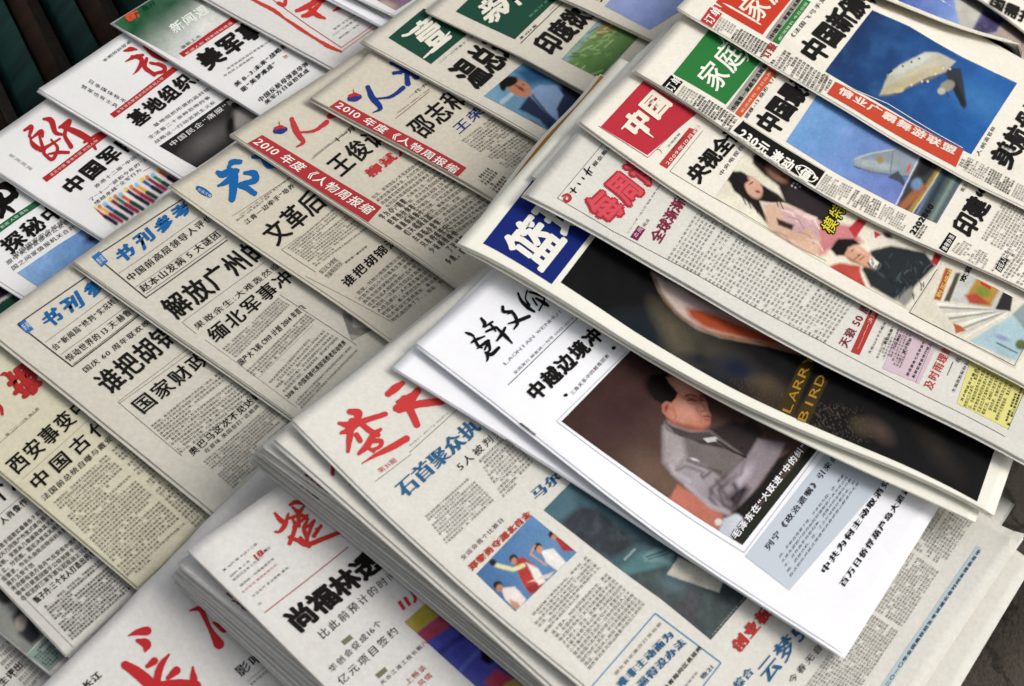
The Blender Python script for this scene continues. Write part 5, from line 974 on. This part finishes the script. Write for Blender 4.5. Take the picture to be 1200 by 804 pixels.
Q(C6, '@', [(838, 232), (902, 138), (1128, 262), (1066, 364)], res=1.05, name='printed_picture', paint=[('fill', 'e3dcc6'),
    ('p', iz((810, 110), (860, 90), (920, 120), (1060, 160), (1300, 330), (1300, 560), (1150, 470), (1000, 390), (960, 290), (880, 230), (810, 160)), '241c1c', 4), ('e', (*iz((960, 215))[0], 15, 9, 35), '8a6450', 5), ('p', iz((1020, 280), (1250, 330), (1300, 520), (1100, 440), (1000, 360)), '2c2426', 6), ('e', (*iz((990, 235))[0], 4, 1.6, 30), '7a2c2c', 1.5),
    ('p', iz((665, 250), (690, 210), (740, 205), (800, 240), (860, 280), (960, 340), (1010, 390), (920, 390), (850, 380), (880, 450), (960, 560), (900, 520), (800, 400), (700, 320)), '17100f', 3), ('e', (*iz((815, 300))[0], 9, 14, -30), 'd8a890', 3), ('e', (*iz((840, 325))[0], 3.2, 1.6, 20), 'a03c3c', 1.2), ('l', iz((790, 280), (808, 270)), '2a1a16', 1, 1.4), ('p', iz((660, 260), (690, 205), (760, 215), (790, 260), (740, 290)), '1a1312', 3),
    ('p', iz((870, 400), (960, 390), (1060, 420), (1200, 500), (1250, 700), (1100, 690), (960, 600), (900, 540)), 'd8b49a', 4), ('p', iz((960, 400), (1100, 440), (1220, 540), (1180, 620), (1060, 560), (1000, 500)), 'c8a4a4', 6), ('p', iz((950, 480), (1050, 520), (1040, 550), (960, 520)), '33221f', 3), ('p', iz((960, 600), (1150, 540), (1180, 600), (1000, 650)), 'd4ac90', 4), ('l', iz((1060, 440), (1180, 480)), 'e4c8c4', 3, 3),
    ('p', jz((0, 500), (180, 520), (260, 620), (100, 640), (0, 700)), 'c47c7c', 6), ('p', jz((170, 540), (230, 480), (280, 500), (210, 600)), 'b03438', 2), ('p', jz((60, 760), (120, 740), (240, 760), (240, 900), (320, 930), (240, 900), (100, 840)), 'b84a3c', 4), ('p', oz((60, 0), (240, 0), (270, 80), (380, 150), (300, 130)), 'b84a3c', 3), ('p', jz((280, 600), (320, 520), (420, 560), (640, 640), (600, 700), (420, 640), (300, 670)), 'ddd6c6', 3), ('p', jz((320, 555), (365, 575), (325, 600)), 'c03038', 1.2), ('e', (*jz((400, 580))[0], 6, 3, 30), '4a3a38', 3),
    ('p', jz((300, 670), (420, 640), (620, 680), (680, 760), (560, 880), (520, 960), (440, 960), (300, 880), (250, 780)), '22282a', 4), ('p', oz((440, 150), (540, 80), (560, 130), (500, 200)), '8c8c84', 4), ('p', jz((650, 740), (680, 680), (720, 700), (690, 760)), 'a02c34', 2),
    ('p', jz((140, 640), (200, 610), (300, 690), (340, 740), (320, 780), (260, 760), (180, 730), (140, 690)), 'cf9e80', 3), ('p', jz((65, 660), (110, 600), (200, 600), (240, 630), (170, 650), (145, 700), (100, 700)), '14100e', 3), ('p', jz((300, 700), (350, 740), (330, 780), (290, 760)), 'e0dccf', 2), ('l', jz((190, 672), (215, 655)), '2a1a14', 1, 1.3), ('l', jz((225, 700), (245, 690)), '2a1a14', 1, 1.2), ('l', jz((235, 725), (262, 705)), 'a05048', 1, 1.4), ('e', (*jz((230, 665))[0], 7, 3.5, 30), 'dcb096', 4), ('p', jz((150, 700), (190, 735), (260, 762), (290, 770), (250, 752), (200, 720)), 'a8745c', 3), ('l', jz((205, 720), (235, 700)), '8a5a48', 1.5, 1.2)]
    + [('l', [(x, y), (x + rn.uniform(-5, 7), y + rn.uniform(2, 8))], rn.choice(['3c4648', '181c1e', '4c5a58', '2c3638']), 1.5, 1.3) for x, y in [(rn.uniform(1016, 1092), rn.uniform(296, 348)) for _ in range(90)] if (y - 296) > (x - 1040) * .25 and (y - 300) < (x - 1008) * 1.0]
    + [('l', iz(*[(a, b), (a + 50, b + 45), (a + 80, b + 110)]), ['0e0a09', '2a201d'][k % 2], 1.2, 1.2) for k, (a, b) in enumerate(((690, 290), (720, 310), (760, 340), (800, 380), (880, 300), (910, 320), (700, 250)))]
    + [('l', iz(*[(a, b), (a + 60, b + 20), (a + 90, b + 70)]), ['e8d0c4', 'b08c84', 'dcb8b4'][k % 3], 2, 1.6) for k, (a, b) in enumerate(((980, 430), (1020, 470), (1060, 440), (1110, 470), (1080, 560), (1000, 600), (1130, 600), (940, 560)))]
    + [('e', (*iz((a, b))[0], 1.2, 1.2, 0), 'c8b8b4', 1) for a, b in ((1040, 290), (1060, 300), (1070, 280), (1085, 295), (1050, 275))])
for off, c, lv in ((.09, '17130f', 3), (0.01, 'd8cc30', 5)): T(C6, '模特', 'j', (75, 588), (44, -80), (-76, -52), col=c, off=off, lv=lv, name='cover_lettering')
Q(C6, '@', [(1068, 367), (1104, 306), (1232, 372), (1189, 432)], res=1.1, name='printed_picture', paint=[('fill', 'ddd6c2'), ('p', oz((670, 155), (740, -30), (770, -20), (710, 165)), 'b0562c', 2), ('p', oz((730, 165), (800, 0), (830, 0), (765, 170)), '4a4640', 2.5), ('p', oz((770, 165), (850, 0), (920, 0), (1080, 80), (1030, 215), (900, 190)), 'c8c8c0', 2), ('p', oz((870, 120), (930, 20), (1010, 60), (1060, 90), (1000, 200), (900, 180)), 'b88a3c', 4), ('e', (*oz((960, 110))[0], 9, 6, 20), '7a8a34', 4), ('p', oz((850, 130), (920, 120), (1010, 190), (880, 180)), 'b04a34', 4), ('l', oz((950, 60), (1000, 90)), 'b82c30', 1.5, 3), ('p', oz((1030, 215), (1090, 80), (1140, 100), (1120, 225)), '2c2a2c', 2),
    *[('l', oz((690 + i * 18, 180 + i * 22), (1000 + i * 8, 215 + i * 4), (1100, 235)), ['e9e6da', '9a978c', 'c8c5b8'][i % 3], 1, 2.6) for i in range(10)], ('p', oz((785, 295), (830, 310), (860, 340), (800, 355)), 'b05a34', 1.5), ('p', oz((1090, 270), (1200, 210), (1240, 380), (1150, 520), (880, 400)), 'a9c3c9', 3), ('p', oz((1130, 240), (1200, 180), (1260, 230), (1200, 330)), '8a9a9c', 3), ('l', oz((1040, 410), (1160, 470)), '4a5a68', 1, 1.6), ('e', (*oz((1070, 380))[0], 8, 3, 20), '8c94b4', 3), ('e', (*oz((1180, 420))[0], 6, 6, 0), '5f6a3c', 3)])
Ln(C6, 'o', [(690, -20), (528, 232), (1142, 546), (1215, 405)], .7, '4a463e', name='frame_rule'); T(C6, '购买成功', 'o', (705, 150), (20, -42), (-26, -10), col='e8c468', off=.02, lv=3, name='caption'); T(C6, '欢迎', 'o', (850, 60), (26, -50), (-34, -10), off=.03, lv=3, name='caption')
# --- C7
GN = '2a7638'
Q(C7, 'd', [(345, 435), (560, 168), (868, 345), (652, 614)], GN, name='title_square'); T(C7, '家庭', 'd', (600, 560), (92, -112), (-146, -112), col='eef0e0', serif=.03, off=.005, lv=3, name='masthead', res=3)
Br(C7, 'd', [[(600, 200, 3), (640, 250, 8), (622, 272, 3)], [(660, 250, 3), (740, 300, 7)], [(765, 300, 6), (782, 350, 10), (775, 362, 3)]], 'dfe8d4', lv=3)
Q(C7, 'd', [(262, 522), (332, 440), (402, 482), (335, 568)], K, name='stamp_box'); T(C7, '订单', 'd', (332, 558), (36, -44), (-52, -34), col=W_, off=.02, lv=3, name='stamp_lettering')
Bd(C7, 'd', [(345, 585), (405, 500), (495, 552), (435, 640)], 6, 6, seed=91); Bd(C7, 'd', [(440, 640), (500, 552), (730, 695), (670, 785)], 13, 7, seed=92, off=.025)
Q(C7, 'd', [(657, 635), (855, 368), (898, 392), (700, 660)], '9a968e', name='title_bar'); T(C7, '中国第一家庭生活周报', 'd', (700, 655), (20, -27), (-24, -14), off=.02, lv=3, name='caption')
Q(C7, 'd', [(706, 665), (905, 398), (948, 424), (742, 690)], 'cc5430', name='title_bar', lv=1); T(C7, '新闻特刊 今日出版', 'd', (748, 668), (21, -29), (-16, -10), col='f0d0b8', lv=3, name='caption')
T(C7, '蝴蝶-13 隐形飞/超级战', 'd', (776, 702), (22.5, -32), (-20, -15), off=.005, name='subheading'); T(C7, '中国最新', 'd', (944, 806), (66, -84), (-142, -88), off=.05, fill=1)
z3 = lambda *p: Z('3', *p)
Q(C7, '@', [(921, 166), (960, 108), (1132, 204), (1098, 262)], res=1.1, name='printed_picture', paint=[('grad', (940, 140), (1040, 240), '6f9fd0', '6a78b4'), ('noise', 22, .2, '9aa8dc'), ('p', jz((200, 130), (240, 110), (380, 80), (470, 60), (600, 130), (560, 240), (480, 230), (300, 210), (210, 175)), '8a959c', 1.5), ('e', (*jz((330, 165))[0], 22, 5, 10), 'a4aeb2', 4), ('l', jz((215, 178), (300, 208), (460, 232), (560, 240)), '5d666e', 2, 1.8), ('l', jz((430, 90), (415, 225)), '6d7880', 1.2, 1.2), ('l', jz((210, 132), (300, 100), (430, 78)), 'c2c8c8', 1.5, 1.2), ('e', (*jz((358, 138))[0], 4, 4, 0), 'a08a4a', 3), ('l', jz((200, 175), (240, 190)), '3a4048', 1, 1), ('p', jz((460, 200), (500, 260), (500, 300), (470, 270), (400, 240)), '3f4852', 2), ('p', jz((500, 60), (600, 110), (570, 230), (500, 180)), '8b95a4', 4), ('e', (*jz((525, 185))[0], 2, 6, 20), 'b8643c', 2),
    ('l', jz((450, 400), (590, 110)), 'c8ccd0', 1, 1.6), ('p', jz((455, 410), (600, 110), (720, 170), (560, 460)), '3a3c38', 2), ('l', jz((530, 440), (700, 190)), 'a8843c', 4, 4), ('l', jz((490, 410), (600, 300)), 'a0603c', 4, 9), ('l', jz((545, 450), (715, 190)), 'd0c8a0', 2, 2), ('e', (*jz((570, 280))[0], 6, 7, 30), '6f8fb0', 4), ('p', jz((570, 470), (720, 180), (850, 230), (680, 520)), '4f5d58', 2), ('l', jz((600, 480), (750, 200)), '2c3844', 5, 7), ('l', jz((650, 500), (800, 230)), '7c8c84', 4, 5), ('p', jz((620, 110), (680, 130), (650, 210), (600, 240), (560, 220)), '231f24', 5)])
Bd(C7, 'j', [(-22, 305), (42, 220), (200, 300), (150, 395)], 12, 7, seed=93); Bd(C7, 'j', [(160, 395), (215, 310), (370, 385), (330, 480)], 12, 7, seed=94, off=.01); Bd(C7, 'j', [(340, 480), (385, 395), (540, 475), (490, 560)], 12, 7, seed=99)
T(C7, '2202860', 'j', (560, 585), (30, -44), (-40, -25), off=.05, name='caption'); Bd(C7, 'j', [(560, 590), (610, 510), (640, 530), (590, 605)], 2, 5, seed=98, off=.02)
Q(C7, '3', [(178, 460), (214, 424), (502, 602), (466, 656)], '14120f', name='side_strip', lv=1)
T(C7, '230元 激动“值”', '3', (186, 484), (38.5, 24.5), (28, -36), col='f0ece0', off=.04, lv=3, name='side_lettering'); Br(C7, '3', [[(400, 585, 3), (425, 585, 4), (455, 605, 5), (468, 630, 5), (450, 640, 4), (415, 620, 4), (398, 595, 3)]], 'f0ece0', lv=3, name='side_lettering')
Ln(C7, '3', [(215, 428), (500, 604)], 1.0, 'c8c4b8', lv=3)
T(C7, '印建“和', 'j', (893, 606), (58, -96), (-130, -78), off=.045, fill=1); Bd(C7, 'j', [(945, 600), (1080, 375), (1320, 500), (1180, 735)], 13, 15, seed=95, col='625e57')
T(C7, '南沙开发', 'j', (845, 330), (14, -23), (-24, -12), name='caption'); Q(C7, 'j', [(700, 655), (762, 562), (805, 588), (745, 685)], '14120f', name='stamp_box'); T(C7, '谁有办法', 'j', (742, 678), (13, -22), (-30, -18), col=W_, off=.02, lv=3, name='stamp_lettering')
Bd(C7, 'j', [(770, 670), (830, 600), (1010, 700), (960, 790)], 10, 7, seed=96); Q(C7, 'j', [(1030, 775), (1070, 705), (1108, 720), (1065, 800)], '14120f', name='stamp_box'); T(C7, '应征入厂', 'j', (1062, 796), (10, -21), (-28, -18), col=W_, off=.02, lv=3, name='stamp_lettering'); Bd(C7, '@', [(1160, 318), (1178, 292), (1215, 312), (1198, 336)], 9, 7, seed=97)
# --- C8
RO = 'c23a26'
Q(C8, 'd', [(578, 36), (775, -210), (1065, -38), (868, 205)], RO, name='title_square'); T(C8, '家庭', 'd', (838, 158), (92, -108), (-142, -108), col='f0e4d0', serif=.03, off=.005, lv=3, name='masthead', res=3)
Q(C8, 'd', [(498, 130), (560, 42), (632, 82), (570, 166)], 'b83434', name='stamp_box'); T(C8, '订单', 'd', (566, 156), (34, -46), (-52, -34), col=W_, off=.02, lv=3, name='stamp_lettering')
Bd(C8, 'd', [(575, 178), (622, 98), (720, 155), (668, 238)], 6, 6, seed=101); Bd(C8, 'd', [(672, 240), (724, 158), (915, 265), (865, 345)], 11, 7, seed=102, off=.025); T(C8, '订报', 'd', (900, 352), (30, -40), (-46, -28), col='a83238', off=.03, name='caption')
Q(C8, 'd', [(885, 220), (1060, -20), (1100, 0), (925, 245)], '9a968e', name='title_bar'); T(C8, '中国第一家庭生活周', 'd', (922, 238), (19, -26), (-22, -13), off=.02, lv=3, name='caption')
Q(C8, 'd', [(926, 244), (1110, -8), (1150, 14), (964, 262)], GN, name='title_bar', lv=1); T(C8, '新闻特刊 今日出版', 'd', (968, 246), (20, -27), (-16, -10), col='d8e8c8', lv=3, name='caption')
T(C8, '《法国飞弓手宽少年', '3', (380, 150), (18, -22), (-15, -11), name='subheading', off=.004); T(C8, '中国新颁布', '3', (482, 236), (42, -48), (-88, -58), off=.05, fill=1); Bd(C8, '3', [(305, 222), (345, 165), (530, 285), (500, 345)], 14, 7, seed=103, off=.01)
ez = lambda *p: Z('e', *p)
Q(C8, '@', [(967, 84), (1022, 12), (1193, 96), (1138, 181)], res=1.1, name='printed_picture', paint=[('grad', (980, 60), (1150, 140), '14305c', '1f5a9c'), ('e', (*ez((950, 600))[0], 26, 14, 30), '3a78b4', 26), ('noise', 18, .16, '4a84bc'),
    ('p', ez((720, 400), (830, 400), (850, 520), (865, 620), (850, 640), (800, 560), (760, 470)), '2a3038', 3), ('p', ez((355, 560), (385, 480), (410, 430), (480, 380), (620, 310), (700, 310), (800, 360), (740, 420), (640, 450), (540, 500), (430, 550)), 'b9b6a4', 2), ('p', ez((355, 558), (400, 500), (560, 440), (720, 380), (740, 420), (620, 460), (480, 530), (400, 556)), 'b8ad8a', 5), ('p', ez((400, 440), (480, 380), (620, 310), (690, 312), (600, 370), (480, 430)), 'c2c6b8', 4), ('p', ez((355, 562), (430, 560), (560, 500), (700, 450), (640, 455), (540, 505), (430, 552)), '6f6446', 3), ('l', ez((520, 440), (560, 428), (600, 400), (650, 385), (700, 360)), 'cdbc8a', 2, 1.6), ('p', ez((760, 470), (800, 470), (855, 600), (850, 636), (830, 620)), '171c24', 3), ('l', ez((735, 520), (760, 570)), '20262c', 1, 1), ('l', ez((405, 432), (398, 452), (385, 480)), '8d9488', 1.5, 1.2), ('l', ez((405, 432), (425, 418)), '14181c', 1, 2.2), ('e', (*ez((470, 528))[0], 5.5, 3, -10), 'c8b888', 2), ('e', (*ez((750, 505))[0], 9, 6, -25), '8f8a78', 2.5), ('e', (*ez((715, 535))[0], 4.5, 4, 0), 'b8b4a0', 2),
    *[('e', (*ez(p)[0], 1.3, 1.3, 0), 'd8d4c0', 1) for p in ((540, 500), (600, 480), (635, 478), (680, 435), (725, 402), (765, 405))], *[('e', (*ez(p)[0], 1.2, 1.2, 0), '2a2c2c', 1) for p in ((490, 390), (540, 365), (585, 345), (620, 488), (700, 460))]])
Q(C8, '@', [(969, 110), (979, 96), (1129, 176), (1120, 196)], 'c4472f', name='side_strip', lv=1); T(C8, '情业广霸舞游联盟', '@', (980, 109), (17.3, 9.2), (5.5, -7.5), col='f0dccc', off=.035, lv=3, name='side_lettering'); Ln(C8, '@', [(981, 97), (1040, 122), (1128, 174)], .8, 'e8e0d0', lv=3)
T(C8, '美航母战', 'j', (1118, 205), (58, -92), (-135, -78), off=.045, fill=1); T(C8, '人前高官称', 'j', (935, 122), (20, -34), (-24, -13), name='subheading'); Bd(C8, 'j', [(830, 195), (872, 118), (1000, 180), (958, 262)], 10, 6, seed=104); Bd(C8, 'j', [(965, 265), (1005, 185), (1150, 262), (1110, 345)], 10, 6, seed=105, off=.02); Bd(C8, 'j', [(1120, 350), (1160, 270), (1300, 345), (1260, 420)], 10, 6, seed=106)
Bd(C8, '@', [(960, 96), (966, 86), (972, 89), (968, 99)], 2, 3, seed=107); Bd(C8, '@', [(1122, 194), (1126, 186), (1140, 190), (1134, 200)], 2, 3, seed=108)
# --- C10, C11
Q(C10, '@', [(1050, 5), (1110, -70), (1290, 30), (1225, 108)], res=1.2, name='printed_picture', paint=[('grad', ez((500, 20))[0], ez((880, 200))[0], '3f5aa8', '8aa4d4'), ('p', ez((790, 0), (960, 0), (960, 60), (880, 210), (830, 180)), 'b8b4a8', 3), ('p', ez((960, 60), (1080, 120), (1040, 190), (960, 210), (875, 212)), '3a3058', 4), ('p', ez((880, 240), (960, 210), (1040, 190), (1080, 120), (1400, 260), (1400, 480), (1200, 400)), 'a8968c', 3), ('l', ez((1180, 150), (1190, 300)), '8a786c', 2, 1.5), ('l', ez((840, 190), (900, 240)), '9ab8e0', 2, 4), ('noise', 14, .12, 'c8ccd8')])
Q(C10, 'e', [(248, 62), (285, 10), (500, 100), (460, 135)], paint=[('fill', '8a857a'), ('e', (1025, 12, 10, 5, 10), '3a3835', 6), ('noise', 6, .4, 'c8c4b8')], name='printed_picture'); Bd(C10, 'e', [(515, 175), (575, 110), (650, 150), (600, 205)], 5, 4, seed=111, off=.04); Bd(C10, 'e', [(690, 225), (730, 180), (770, 205), (735, 255)], 2, 5, seed=112)
Ln(C10, 'e', [(830, 300), (862, 252), (1200, 440)], .5, '4a463e', name='frame_rule'); Bd(C10, 'e', [(840, 320), (880, 262), (1060, 355), (1030, 420)], 12, 6, seed=113); Bd(C10, 'e', [(1060, 420), (1100, 368), (1240, 440), (1200, 500)], 9, 6, seed=114)
T(C10, '22.', 'e', (1015, 402), (30, -50), (-30, -18), off=.03, name='caption')
T(C11, '国需扌产', 'e', (985, 42), (84, 40), (30, -68), off=.05, fill=1); Q(C11, 'e', [(1120, -60), (1180, -160), (1330, -80), (1270, 60)], '2f6ab4', name='printed_picture')
